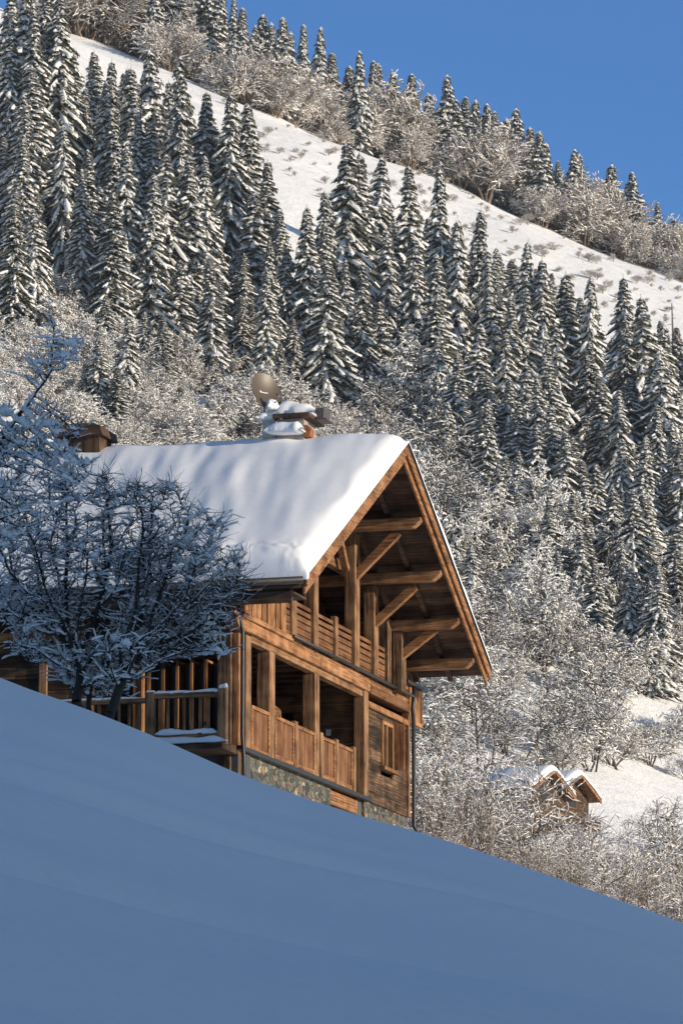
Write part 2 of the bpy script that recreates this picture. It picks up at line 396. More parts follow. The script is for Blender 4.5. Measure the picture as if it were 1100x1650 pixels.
# ceiling of the loggia / upper floor slab with joists
cl = MB()
for k in range(50): cl.box(0.1, 14.2, 0.25 + k * 0.24, 0.25 + k * 0.24 + 0.232, 2.74, 2.80)
cl.build('loggia_ceiling', M['brx'], ch)
jo = MB()
for k in range(12): jo.box(0.9 + k * 0.85, 1.04 + k * 0.85, 0.28, 3.15, 2.58, 2.738)
jo.build('ceiling_joists', M['dky'], ch)
MB().box(0.05, 14.3, 0.05, LEN, 2.86, 3.0).build('upper_floor', M['dkx'], ch)
# --- the wide rim beam between the floors
rb = MB()
rb.box(-0.05, 3.84, -0.14, 0.18, 2.93, 3.06).box(-0.28, 10.62, -0.10, 0.22, 2.66, 2.925)
rb.box(3.85, 10.6, -0.07, 0.2, 2.93, 3.02).box(10.625, 14.35, -0.05, 0.2, 2.84, 3.02).box(10.625, 14.35, -0.11, 0.2, 2.62, 2.83)
rb.box(10.62, 14.36, -0.06, 0.2, 2.28, 2.44)
rb.build('rim_beam', M['orx'], ch, bevel=0.02)
MB().prism([(-0.30, 2.66), (-0.30, 2.97), (-0.42, 2.99), (-0.62, 3.06), (-0.66, 2.95), (-0.52, 2.82)], 'y', -0.10, 0.2).build('beam_end', M['orx'], ch)
gt = MB().tube([(3.7, -0.17, 3.04), (14.5, -0.17, 3.045)], 0.045, 8); gt.build('rim_gutter', M['metal_dark'], ch, smooth=True)
# --- right part, lower storey: horizontal planks + window with shutters
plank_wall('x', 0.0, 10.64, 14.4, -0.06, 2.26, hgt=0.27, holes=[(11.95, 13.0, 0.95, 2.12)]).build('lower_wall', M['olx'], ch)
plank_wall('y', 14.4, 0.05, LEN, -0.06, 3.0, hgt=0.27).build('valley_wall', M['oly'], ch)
MB().box(14.36, 14.52, -0.06, 0.12, -0.07, 3.0).build('corner_board', M['brz'], ch)
wf = MB().box(11.95, 12.05, -0.04, 0.10, 0.95, 2.12).box(12.9, 13.0, -0.04, 0.10, 0.95, 2.12).box(12.44, 12.51, -0.02, 0.08, 1.0, 2.1).box(12.05, 12.9, -0.04, 0.1, 2.03, 2.12).box(11.85, 13.1, -0.12, 0.08, 0.86, 0.95)
wn = wf.build('window', M['orz'], ch); MB().box(12.05, 12.9, 0.05, 0.07, 0.95, 2.03).build('pane', M['glass'], wn)
for x0 in (11.25, 13.05):
    s_ = MB()
    for k in range(3): s_.box(x0 + k * 0.225, x0 + k * 0.225 + 0.215, -0.065, -0.025, 0.97, 2.12)
    s_.box(x0 + 0.02, x0 + 0.65, -0.10, -0.066, 1.1, 1.2).box(x0 + 0.02, x0 + 0.65, -0.10, -0.066, 1.88, 1.98)
# open shutter standing out from the wall
s_ = MB().box(13.05, 13.10, -0.30, -0.05, 0.97, 2.15); s_.build('shutter', M['orz'], ch, label='shutter standing half open')
# --- ground-floor posts and railing
def post(x0, x1, y0, y1, z0, z1, name='post', mat='poz', parent=ch):
    return MB().box(x0, x1, y0, y1, z0, z1).build(name, M[mat], parent, bevel=0.015)
for x0, x1, z1 in ((0.5, 0.86, 2.62), (2.30, 2.72, 2.5), (6.02, 6.38, 2.5)):
    post(x0, x1, -0.02, 0.30, 0.0, z1)
post(10.26, 10.62, -0.045, 0.24, -0.06, 2.66)
MB().box(0.9, 10.25, 0.0, 0.2, 2.50, 2.655).build('head_beam', M['brx'], ch)
def panel(x0, x1):
    fr = MB(); fr.box(x0, x1, -0.035, 0.03, 0.97, 1.05); fr.box(x0, x1, -0.02, 0.03, 0.04, 0.14)
    fr.box(x0, x0 + 0.08, -0.03, 0.03, 0.14, 0.97); fr.box(x1 - 0.08, x1, -0.03, 0.03, 0.14, 0.97)
    f_ = fr.build('railing_panel', M['orx'], ch)
    n_ = max(2, int((x1 - x0 - .16) / 0.2)); w_ = (x1 - x0 - .16) / n_; bo = MB()
    for k in range(n_): bo.box(x0 + .08 + k * w_, x0 + .08 + (k + 1) * w_ - 0.008, 0.0 + r5.uniform(0, .008), 0.028, 0.14, 0.97)
    bo.build('boards', M['paz'], f_)
for a, b_ in ((0.88, 2.28), (2.74, 4.24), (4.50, 6.0), (6.62, 7.72), (7.95, 9.25)): panel(a, b_)
for a, b_ in ((4.26, 4.48), (6.40, 6.60), (7.73, 7.94), (9.26, 9.46)): post(a, b_, -0.055, 0.06, 0.0, 1.12, 'railing_post')
# --- corner posts on the left, terrace railing
post(-0.05, 0.32, 0.18, 0.50, -0.6, 2.62, mat='olz'); post(0.05, 0.25, 0.02, 0.17, -0.9, 2.60, mat='orz')
dk = MB().box(-1.25, 0.0, 0.0, 12, -0.20, -0.075); dk.build('terrace_edge', M['dky'], ch)
rl = MB().box(-1.22, -1.06, 0.12, 1.62, 0.98, 1.09).box(-1.2, -1.08, 0.12, 1.62, 0.06, 0.17).box(-1.22, -1.06, 1.82, 4.6, 0.90, 1.0); rl.build('terrace_handrail', M['bry'], ch)
for a in (0.14 + k * 0.19 for k in range(1, 8)): MB().box(-1.17, -1.11, a, a + 0.06, 0.17, 0.98).build('baluster', M['orz'], ch)
for a in (1.95 + k * 0.24 for k in range(8)): MB().box(-1.17, -1.11, a, a + 0.06, -0.4, 0.90).build('baluster', M['brz'], ch)
post(-1.24, -1.04, -0.08, 0.12, -0.1, 1.16, 'railing_post', 'brz'); post(-1.24, -1.04, 1.62, 1.81, -0.4, 1.13, 'railing_post', 'brz')
def lumpy_strip(p0, p1, w, h, n=24, seed=1, k=8):
    """snow lying along a rail: a bumpy half-round strip"""
    p0, p1 = Vector(p0), Vector(p1); d = (p1 - p0).normalized(); sd = d.cross(Vector((0, 0, 1))).normalized(); V = []; Q = []
    for i in range(n + 1):
        t = i / n; c = p0.lerp(p1, t); e = min(1, min(t, 1 - t) * n * 0.5 + 0.15)
        hh = h * e * (0.75 + 0.6 * noise.noise(Vector((t * (p1 - p0).length * 2.2, seed, 0))) + 0.3); ww = w * (0.93 + 0.25 * noise.noise(Vector((t * 9, seed, 5))))
        for j in range(k):
            a = math.pi * 1.15 * j / (k - 1) - math.pi * 0.075
            V.append(c + sd * math.cos(a) * ww / 2 + Vector((0, 0, 1)) * (math.sin(a) * hh)) 
    for i in range(n):
        for j in range(k - 1): Q.append((i * k + j, i * k + j + 1, (i + 1) * k + j + 1, (i + 1) * k + j))
        Q.append((i * k + k - 1, i * k, (i + 1) * k, (i + 1) * k + k - 1))
    return V, Q + [tuple(range(k)), tuple(n * k + j for j in range(k))[::-1]]
sb = MB()
for a in (((-1.14, 0.05, 1.09), (-1.14, 1.66, 1.09), 0.17, 0.06), ((-1.14, 0.14, 0.17), (-1.14, 1.6, 0.17), 0.14, 0.10), ((-1.22, -0.1, -0.03), (-1.22, 3.2, -0.03), 0.22, 0.11),
          ((-1.14, -0.08, 1.16), (-1.14, 0.10, 1.16), 0.2, 0.12), ((-1.14, 1.62, 1.13), (-1.14, 1.81, 1.13), 0.2, 0.04), ((-1.14, 1.85, 1.0), (-1.14, 4.6, 1.0), 0.16, 0.05), ((-0.9, 0, -0.03), (-0.9, 3.0, -0.03), 0.7, 0.07)):
    V, Q = lumpy_strip(*a, seed=len(sb.v)); sb.add(V, Q)
sb.build('railing_snow', M['snow_twig'], ch, smooth=True)
# --- long side facade (left of the corner)
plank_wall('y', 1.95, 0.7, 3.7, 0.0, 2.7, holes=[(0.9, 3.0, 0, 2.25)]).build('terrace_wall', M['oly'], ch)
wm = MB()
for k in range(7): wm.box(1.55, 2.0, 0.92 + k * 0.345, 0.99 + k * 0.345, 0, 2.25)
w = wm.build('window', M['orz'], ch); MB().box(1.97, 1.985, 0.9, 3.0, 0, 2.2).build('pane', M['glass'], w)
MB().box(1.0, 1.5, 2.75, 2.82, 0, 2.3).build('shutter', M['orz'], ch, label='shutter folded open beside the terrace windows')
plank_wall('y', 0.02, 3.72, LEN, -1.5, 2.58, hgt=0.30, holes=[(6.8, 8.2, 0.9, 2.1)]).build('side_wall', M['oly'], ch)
post(-0.03, 0.2, 4.6, 4.8, -1, 2.58, mat='brz'); post(-0.03, 0.3, 3.55, 3.75, -1, 2.58, mat='olz')
MB().box(-0.10, 0.2, 3.5, LEN, 2.585, 2.80).build('side_beam', M['ory'], ch)
MB().box(-0.06, 0.2, 0.2, 3.5, 2.625, 2.80).build('side_beam', M['dky'], ch)
plank_wall('y', 0.05, 0.0, LEN, 2.81, 3.95, hgt=0.19, vertical=True, holes=[(4.9, 5.6, 2.95, 3.6)]).build('side_upper_wall', M['olz'], ch)
w = MB().box(0.03, 0.1, 4.88, 4.94, 2.93, 3.62).box(0.03, 0.1, 5.56, 5.62, 2.93, 3.62).box(0.03, .1, 5.22, 5.27, 2.93, 3.62).build('window', M['dkz'], ch)
MB().box(0.09, 0.1, 4.9, 5.6, 2.95, 3.6).build('pane', M['glass'], w)
# --- upper floor, gable balcony
pn = plank_wall('x', -0.01, 0.3, 3.55, 3.07, 3.72, hgt=0.30, vertical=True, gap=0.03, jit=0.05, th=0.03)
pn.build('balcony_boards', M['orz'], ch)
for x0, x1, z1 in ((0.32, 0.5, 3.75), (2.1, 2.28, 3.85), (3.15, 3.5, 3.95)): post(x0, x1, -0.05, -0.0, 3.07, z1, 'board', 'orz')
sl = []
for k in range(6):
    z0 = 3.10 + k * 0.165
    mb = MB(); x = 3.5
    for a, b_ in ((3.5, 5.85), (6.15, 9.4), (9.8, 11.3), (11.5, 12.72)):
        mb.box(a - .05, b_ + .05, 0.03, 0.06, z0, z0 + (0.145, 0.14, 0.135, 0.115, 0.105, 0.085)[k])
    mb.build('balcony_slat', M['pax'], ch)
post(4.05, 4.42, -0.04, 0.1, 3.03, 4.0, 'railing_post'); post(7.72, 7.95, -0.04, 0.1, 3.03, 4.14, 'railing_post')
def gpost(x0, x1, zt, y0=-0.06, y1=0.22, z0=3.03, mat='poz'): return post(x0, x1, y0, y1, z0, zt, mat=mat)
gpost(5.80, 6.15, rz(5.98) - 0.69); gpost(9.36, 9.78, 6.50); gpost(11.12, 11.52, 5.44)
gpost(12.40, 12.74, rz(12.74) - 0.45, mat='olz'); post(12.78, 13.2, -0.32, -0.08, 2.95, rz(13.2) - 0.5, mat='olz')
post(1.35, 1.65, 0.0, 0.25, 3.0, rz(1.35) - 0.7)
# gable wall, recessed
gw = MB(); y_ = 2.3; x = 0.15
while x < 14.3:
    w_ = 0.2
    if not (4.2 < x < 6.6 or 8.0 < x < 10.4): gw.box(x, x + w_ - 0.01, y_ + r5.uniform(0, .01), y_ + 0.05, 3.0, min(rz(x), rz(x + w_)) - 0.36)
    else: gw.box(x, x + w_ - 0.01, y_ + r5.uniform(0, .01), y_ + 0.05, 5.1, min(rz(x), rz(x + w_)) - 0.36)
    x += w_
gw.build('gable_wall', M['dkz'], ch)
for a in (4.2, 8.0):
    fr = MB()
    for k in range(4): fr.box(a + k * 0.8 - 0.05, a + k * 0.8 + 0.05, y_ + 0.0, y_ + 0.1, 3.0, 5.1)
    fr.box(a, a + 2.4, y_ - 0.003, y_ + 0.1, 5.02, 5.12)
    w = fr.build('window', M['brz'], ch); MB().box(a, a + 2.4, y_ + 0.05, y_ + 0.07, 3.0, 5.05).build('pane', M['glass'], w)
# right side: boarding and bay beside the gable
bd = MB(); x = 14.05
while x < 15.35:
    bd.box(x, x + 0.17, 0.02 + r5.uniform(0, .03), 0.08, 3.25, 4.78 - 0.28 * (x - 14.05)); x += 0.18
bd.build('side_boarding', M['orz'], ch)
plank_wall('y', 14.02, 0.1, LEN, 3.02, 4.0, vertical=True).build('valley_upper_wall', M['olz'], ch)
bx = MB(); 
for k in range(5): bx.box(14.72 + k * 0.23, 14.72 + k * 0.23 + 0.22, 0.0, 0.05, 2.44, 3.34)
bx.box(14.7, 15.9, 0.06, 2.5, 2.44, 3.3); bx.box(14.70, 15.90, -0.03, 0.0, 2.40, 2.5); bx.box(15.78, 15.88, -0.03, 0.0, 2.5, 3.33)
bx.build('bay', M['orz'], ch)
MB().box(14.1, 16.15, -0.12, 2.7, 3.37, 3.45).build('bay_cap', M['metal_dark'], ch)
# --- roof
rf = MB(); nb = 40
L_ = (UR - AP); step = 0.21
for sgn, lim in ((1, UR), (-1, UL)):
    x = 0.0; tot = abs(lim - AP)
    while x < tot - 0.01:
        e = min(tot, x + step); g = 0.008; j = r5.uniform(-0.006, 0.006)
        xa, xb = AP + sgn * x, AP + sgn * (e - g)
        pts = [(xa, rz(xa) - 0.12), (xb, rz(xb) - 0.12), (xb, rz(xb) - 0.17 + j), (xa, rz(xa) - 0.17 + j)]
        rf.prism(pts, 'y', VF + 0.06, VB)
        x = e
roof = rf.build('roof', M['dky'], ch)
def chev(t0, t1, y0, y1, x0=UL, x1=UR):
    """a strip that follows both roof slopes, t0..t1 measured down from the roof top"""
    pts = [(x0, rz(x0) - t0), (AP, AZ - t0), (x1, rz(x1) - t0), (x1, rz(x1) - t1), (AP, AZ - t1), (x0, rz(x0) - t1)]
    mb = MB(); n = 6; vs = [(p[0], y0, p[1]) for p in pts] + [(p[0], y1, p[1]) for p in pts]
    mb.add(vs, [(0, 1, 4, 5), (1, 2, 3, 4), (6, 11, 10, 7), (7, 10, 9, 8)] + [(i, (i + 1) % 6, 6 + (i + 1) % 6, 6 + i)[::-1] for i in range(6)])
    return mb
chev(0.0, 0.115, VF + 0.03, VB).build('roof_covering', M['metal_dark'], roof)
chev(-0.035, 0.05, VF - 0.055, VF + 0.027, UL - .02, UR + .02).build('rake_flashing', M['metal_dark'], roof)
chev(0.055, 0.30, VF - 0.045, VF).build('rake_board', M['orx'], roof)
chev(0.27, 0.50, VF + 0.03, VF + 0.08, UL + .1, UR - .1).build('rake_board', M['orx'], roof)
for i, v in enumerate([-1.0, -0.1, 0.8, 1.7]):
    chev(0.18, 0.34, v, v + 0.12, UL + .1, UR - .1).build('rafter', M['dky'], roof)
for i, (u, l0) in enumerate([(AP, 0), (9.2, 0), (11.1, 0), (12.85, 0), (14.35, 0), (5.2, 0), (3.3, 0), (1.5, 0), (-0.2, 0)]):
    w_ = 0.14; t = rz(abs(u - AP) + AP) - 0.345 - SL * w_; b_ = rz(u) - 0.69
    mb = MB(); f0 = VF + 0.12
    pts = [(f0, t), (f0, b_ + 0.17), (f0 + 0.22, b_), (2.3, b_), (2.3, t)]
    mb.prism(pts, 'x', u - w_, u + w_)
    mb.build('purlin', M['bry'], ch, bevel=0.02)
for u, z0, z1, l in ((9.57, 5.42, 6.47, 1.1), (11.32, 4.48, 5.38, 1.05), (13.0, 3.85, 4.55, 0.95), (5.98, 5.42, 6.45, 1.1)):
    y0 = -0.02 if u < 12.9 else -0.2
    MB().beam((u - .02, y0, z0), (u - .02, y0 - l, z1), 0.2, 0.2, (1, 0, 0)).build('brace', M['ory'], ch)
MB().beam((9.1, 0.1, 5.5), (8.0, 0.1, 6.7), 0.16, 0.18, (0, 1, 0)).build('brace', M['orx'], ch)
MB().box(4.0, 10.4, 0.3, 0.5, 5.55, 5.8).build('tie_beam', M['brx'], ch)
MB().box(0.1, 0.32, 0.3, LEN, 3.35, 3.7).build('wall_plate', M['dky'], ch)
# eave on the left: fascia beam and gutter
MB().box(-1.22, -1.12, VF + 0.35, VB, 3.03, 3.33).build('eave_beam', M['dky'], roof)
MB().box(-1.22, 0.1, VF + 0.4, VB, 3.28, 3.33).build('soffit', M['dky'], roof)
g = MB().tube([(-1.44, VF + 0.02, 3.48), (-1.44, VB, 3.46)], 0.09, 10); g.build('gutter', M['metal_dark'], roof, smooth=True)
MB().box(-1.36, -1.22, VF + 0.1, VB, 3.34, 3.60).build('eave_board', M['dky'], roof)
# downpipes
MB().tube([(-1.4, 0.25, 3.42), (-1.35, 0.1, 3.25), (-0.35, -0.02, 3.1), (-0.25, -0.08, 2.9), (-0.2, -0.14, 2.6), (-0.2, -0.14, 0.2), (-0.15, -0.16, -0.3), (-0.15, -0.16, -2.0)], 0.05, 8).build('downpipe', M['metal_dark'], ch, smooth=True)
MB().tube([(14.6, -0.15, 3.3), (14.35, -0.17, 2.7), (14.55, -0.14, 2.45), (14.6, -0.13, -0.3), (14.7, -0.3, -0.6), (14.72, -0.3, -3)], 0.055, 8).build('downpipe', M['metal_dark'], ch, smooth=True)
# --- snow on the roof
def roof_snow():
    T = 0.50; x0, x1, y0, y1 = UL - 0.10, UR + 0.02, VF - 0.09, VB
    def axis(a, b, n, edge, fine):
        t = list(np.linspace(0, edge, fine)); return [a + q for q in t] + list(np.linspace(a + edge, b - edge, n))[1:-1] + [b - q for q in t[::-1]]
    xs = axis(x0, x1, 110, 0.6, 16); ys = axis(y0, y1, 170, 0.6, 16)
    def prof(e, R): e = min(max(e / R, 0), 1); return math.sqrt(max(0, 1 - (1 - e) ** 2))
    V = []
    for y in ys:
        for x in xs:
            d = abs(x - AP); base = AZ - SL * d
            soft = AZ - SL * (math.sqrt(d * d + 0.36) - 0.22)
            ee = min(x - x0, x1 - x); ef = min(y - y0, y1 - y)
            k = (0.10 + 0.90 * prof(ee, 0.38)) * (0.12 + 0.88 * prof(ef, 0.42 + 0.25 * noise.noise(Vector((x * .6, 7, 1)))))
            dd = d + 0.4 * y
            calm = min(1, (y - y0) / 3.2)
            th = T * k - 0.24 * (1 - prof(y - y0, 2.1 + 0.5 * noise.noise(Vector((x * .3, 2, 2))))) * min(1, k * 1.2) + min(k, 1) * (0.25 + 0.75 * calm) * (0.06 * noise.noise(Vector((dd * 0.22, y * 1.15 + d * .25, 2.0))) + 0.04 * noise.noise(Vector((dd * 0.5, y * 2.8 + d * .5, 5.0))) + 0.10 * noise.noise(Vector((x * .35, y * .35, 9))))
            if y < y0 + 1.6 and d < 1.2: th *= 1.0 + 0.0 * d
            if x < x0 + 1.0: th += (x0 + 1.0 - x) * k * (0.10 * noise.noise(Vector((y * 2.2, 4, 4))) + 0.06 * noise.noise(Vector((y * 6.5, x * 6, 4))))
            drop = 0.30 * (1 - prof(ef, 0.9)) * (d < 3) * (1 - d / 3)
            V.append((x, y, max(base + 0.04, (soft if k > .5 else base + (soft - base) * k) + th - drop * 0)))
    nx = len(xs); ny = len(ys); Q = [(j * nx + i, j * nx + i + 1, (j + 1) * nx + i + 1, (j + 1) * nx + i) for j in range(ny - 1) for i in range(nx - 1)]
    # skirt down to the roof
    ring = [i for i in range(nx)] + [j * nx + nx - 1 for j in range(1, ny)] + [(ny - 1) * nx + i for i in range(nx - 2, -1, -1)] + [j * nx for j in range(ny - 2, 0, -1)]
    b = len(V)
    for i in ring: V.append((V[i][0], V[i][1], rz(V[i][0]) + 0.005 - (0.10 if V[i][0] < UL else 0)))
    m = len(ring)
    for i in range(m): Q.append((ring[i], b + i, b + (i + 1) % m, ring[(i + 1) % m]))
    return link('roof_snow', mesh_np('roof_snow', np.array(V), np.array(Q), [M['snow']], smooth=True), roof)
roof_snow()
# --- snowed-in chimney by the dish: masonry, slab, snow cap, metal cowl, copper corner
cm = empty('chimney', (7.0, 0.75, -0.12)); cm.parent = ch
MB().box(-0.55, 0.5, -0.34, 0.34, 8.2, 9.0).build('stack', plain_mat('chimney_render', (0.30, 0.29, 0.28), rough=0.8), cm)
MB().box(-0.72, 0.66, -0.52, 0.40, 8.96, 9.07).build('slab', M['dkx'], cm)
V, Q = lumpy_strip((-0.66, 0.55, 8.62), (-0.66, -0.40, 8.60), 0.7, 0.24, 12, 8, 10); mb = MB(); mb.add(V, Q); mb.build('snow_drift', M['snow'], cm, smooth=True)
V, Q = lumpy_strip((-0.03, 0.50, 9.065), (-0.03, -0.56, 9.065), 1.34, 0.40, 8, 3, 12); mb = MB(); mb.add(V, Q)
mb.build('snow_cap', M['snow'], cm, smooth=True)
MB().box(-0.2, 0.35, -0.74, -0.53, 9.0, 9.26).box(-0.22, 0.37, -0.82, -0.53, 8.97, 9.005).build('cowl', plain_mat('cowl_metal', (0.12, 0.10, 0.09), 0.5, 0.4), cm)
MB().prism([(-0.36, 8.5), (-0.50, 8.5), (-0.52, 8.66), (-0.44, 8.78), (-0.34, 8.78)], 'x', -0.60, -0.25).build('copper_flashing', M['copper'], cm)
# wood-clad chimney further along the ridge
c2 = empty('chimney', (6.6, 6.05, -0.42)); c2.parent = ch; c2['label'] = 'brown wood-clad chimney at the left of the ridge'
cc = MB()
for k in range(5): cc.box(-0.47, 0.45, -0.42 + k * 0.17, -0.42 + k * 0.17 + 0.162, 8.3, 9.05)
cc.build('cladding', M['dkz'], c2)
MB().box(-0.46, 0.44, -0.50, -0.425, 8.3, 9.05).build('corner_board', M['olz'], c2)
MB().prism([(-0.62, 9.05), (0.62, 9.05), (0.52, 9.30), (0.30, 9.36), (-0.35, 9.36), (-0.55, 9.28)], 'x', -0.6, 0.6).build('cap', M['dky'], c2)

# ------------------------------------------------------------------ things on and in the chalet
def chloc(x, y, z): return tuple(CH_M @ Vector((x, y, z)))
# satellite dish, looking towards the sun side
ds = empty('satellite_dish', chloc(6.55, 1.47, 8.44), 0, 'brown satellite dish standing on the snowy ridge beside the chimney', 'satellite dish')
def dish():
    V = []; Q = []; n, m = 40, 10; R, dep = 0.46, 0.10
    ax = Vector((0.62, -0.72, 0.30)).normalized(); up = Vector((0, 0, 1)); s = ax.cross(up).normalized(); t = s.cross(ax).normalized()
    c = Vector((0.02, 0, 1.18 - 0.09))
    for side in (0, 1):
        for j in range(m + 1):
            r = j / m
            for i in range(n):
                a = 2 * math.pi * i / n
                V.append(c + (s * math.cos(a) * R + t * math.sin(a) * R * 1.12) * r + ax * (dep * r * r + (0.012 if side == 0 else 0)))
    for side in (0, 1):
        b = side * (m + 1) * n
        for j in range(m):
            for i in range(n):
                q = (b + j * n + i, b + j * n + (i + 1) % n, b + (j + 1) * n + (i + 1) % n, b + (j + 1) * n + i); Q.append(q if side else q[::-1])
    b0 = m * n; b1 = (m + 1) * n + m * n
    for i in range(n): Q.append((b0 + i, b0 + (i + 1) % n, b1 + (i + 1) % n, b1 + i))
    o = link('reflector', mesh_np('reflector', np.array([tuple(v) for v in V]), Q, [M['dish']], smooth=True), ds)
    md = o.modifiers.new('e', 'EDGE_SPLIT')
    # small white maker's mark: one tall letter and a row of low ones
    mk = MB()
    def onf(a, b_): # point on the dish face
        rr = math.hypot(a / R, b_ / (R * 1.12)); return c + s * a + t * b_ + ax * (dep * rr * rr + 0.018)
    x = 0.15; hs_ = [0.05, 0.024, 0.03, 0.024, 0.026, 0.024, 0.024, 0.03]; w = 0.022
    for i, h in enumerate(hs_):
        ww = 0.045 if i == 0 else w
        P = [onf(x, 0), onf(x - ww, 0), onf(x - ww, h), onf(x, h)]; P2 = [p + ax * 0.003 for p in P]
        mk.add(P + P2, [(0, 1, 2, 3), (4, 7, 6, 5), (0, 4, 5, 1), (1, 5, 6, 2), (2, 6, 7, 3), (3, 7, 4, 0)]); x -= ww + 0.006
    mk.build('mark', M['white'], o)
    MB().tube([c + t * -0.40, c + t * -0.45 + ax * 0.25, c + ax * 0.5 - t * 0.32], 0.014, 6).build('feed_arm', M['metal_grey'], ds)
    MB().tube([c + ax * 0.5 - t * 0.32, c + ax * 0.43 - t * 0.22], 0.035, 8).build('receiver', M['metal_grey'], ds)
    MB().tube([(0.02, 0.02, -0.5), (0.02, 0.04, 0.95), tuple(c - ax * 0.04)], 0.03, 8).build('mast', M['metal_grey'], ds)
    V, Q = lumpy_strip(c + ax * 0.22 - t * 0.50 - s * 0.14, c + ax * 0.14 - t * 0.46 + s * 0.16, 0.26, 0.20, 10, 4, 10); b = MB(); b.add(V, Q); b.build('snow_cap', M['snow'], ds, smooth=True)
    MB().box(-0.02, 0.30, -0.14, 0.12, -0.6, 0.46).build('mounting_box', plain_mat('frosted_housing', (0.42, 0.42, 0.43), rough=0.8), ds)
    V, Q = lumpy_strip((-0.15, -0.04, 0.44), (0.38, -0.04, 0.46), 0.45, 0.18, 8, 6, 10); b = MB(); b.add(V, Q); b.build('snow_pad', M['snow'], ds, smooth=True)
    V, Q = lumpy_strip((-0.25, 0.25, -0.46), (-0.2, -0.35, -0.46), 0.55, 0.26, 10, 9, 10)
dish()
# wall lamps
def lamp(loc, label):
    r = empty('wall_lamp', loc, CH_R, label, 'lamp', 'small square wall lamps on the chalet')
    MB().box(-0.03, 0.0, -0.05, 0.05, -0.11, -0.0).box(-0.1, 0.02, -0.06, 0.06, 0.0, 0.02).build('bracket', M['metal_grey'], r)
    MB().box(-0.095, -0.035, -0.055, 0.055, -0.15, -0.002).build('shade', M['white'], r)
lamp(chloc(10.52, 0.95, 1.72), 'small white wall lamp on the dark wall of the lower balcony')
lamp(chloc(9.0, 1.2, 4.62) if False else chloc(7.42, 2.28, 4.70), 'small white wall lamp high on the dark back wall of the upper balcony')
# wooden terrace furniture
def chair(x, y, rzz, label):
    r = empty('garden_chair', chloc(x, y, -0.02), CH_R + rzz, label, 'chair', 'orange wooden chairs behind the balcony panels')
    s = MB()
    for k in range(5): s.box(-0.24, 0.24, -0.23 + k * 0.095, -0.23 + k * 0.095 + 0.085, 0.44, 0.47)
    s.build('seat', M['orx'], r)
    for sx in (-1, 1):
        MB().beam((sx * 0.22, -0.22, 0), (sx * 0.22, -0.2, 0.62), 0.05, 0.05, (1, 0, 0)).build('leg', M['orz'], r)
        MB().beam((sx * 0.22, 0.24, 0), (sx * 0.22, 0.35, 1.42), 0.05, 0.06, (1, 0, 0)).build('leg', M['orz'], r)
        MB().box(sx * 0.22 - 0.04, sx * 0.22 + 0.04, -0.26, 0.30, 0.62, 0.65).build('armrest', M['ory'], r)
    b = MB()
    for k in range(4): b.beam((-0.22, 0.275 + k * 0.02, 0.60 + k * 0.2), (0.22, 0.275 + k * 0.02, 0.60 + k * 0.2), 0.17, 0.025, (0, 0.1, 1))
    b.prism([(-0.25, 1.3), (0.25, 1.3), (0.22, 1.44), (0, 1.50), (-0.22, 1.44)], 'y', 0.32, 0.35)
    b.build('backrest', M['orx'], r); r.scale = (1.15, 1.15, 1.14)
chair(3.72, 0.62, 0.3, 'orange wooden chair left of the second balcony post, behind the panels')
chair(5.55, 0.5, -0.2, 'orange wooden chair right of the second balcony post, behind the panels')
tb = empty('garden_table', chloc(7.6, 1.4, -0.02), CH_R, 'wooden table on the lower balcony beside the orange chairs', 'table')
b = MB()
for k in range(6): b.box(-0.7, 0.7, -0.42 + k * 0.14, -0.42 + k * 0.14 + 0.13, 0.73, 0.77)
b.build('tabletop', M['orx'], tb)
for sx in (-1, 1):
    for sy in (-1, 1): MB().box(sx * 0.6 - 0.04, sx * 0.6 + 0.04, sy * 0.34 - 0.04, sy * 0.34 + 0.04, 0, 0.728).build('leg', M['orz'], tb)

# ------------------------------------------------------------------ branches
def tubes_np(P0, P1, R0, R1, k, off=None, flat=1.0):
    """open tubes for many segments at once -> V (n*2*k,3), F (n*k,4)"""
    n = len(P0); D = P1 - P0; L = np.linalg.norm(D, axis=1, keepdims=True) + 1e-9; D = D / L
    ref = np.where(np.abs(D[:, 2:3]) > 0.9, np.array([[1., 0, 0]]), np.array([[0., 0, 1.]]))
    A = np.cross(D, ref); A /= np.linalg.norm(A, axis=1, keepdims=True); B = np.cross(A, D)
    ang = np.arange(k) * 2 * math.pi / k
    ca = np.cos(ang)[None, :, None]; sa = np.sin(ang)[None, :, None] * flat
    ring = A[:, None, :] * ca + B[:, None, :] * sa
    o = 0 if off is None else off[:, None, :]
    V = np.concatenate([P0[:, None, :] + ring * R0[:, None, None] + o, P1[:, None, :] + ring * R1[:, None, None] + o], axis=1)
    i = np.arange(k); j = (i + 1) % k
    f = np.stack([i, j, k + j, k + i], axis=1)
    Fq = (f[None] + (np.arange(n) * 2 * k)[:, None, None]).reshape(-1, 4)
    return V.reshape(-1, 3), Fq
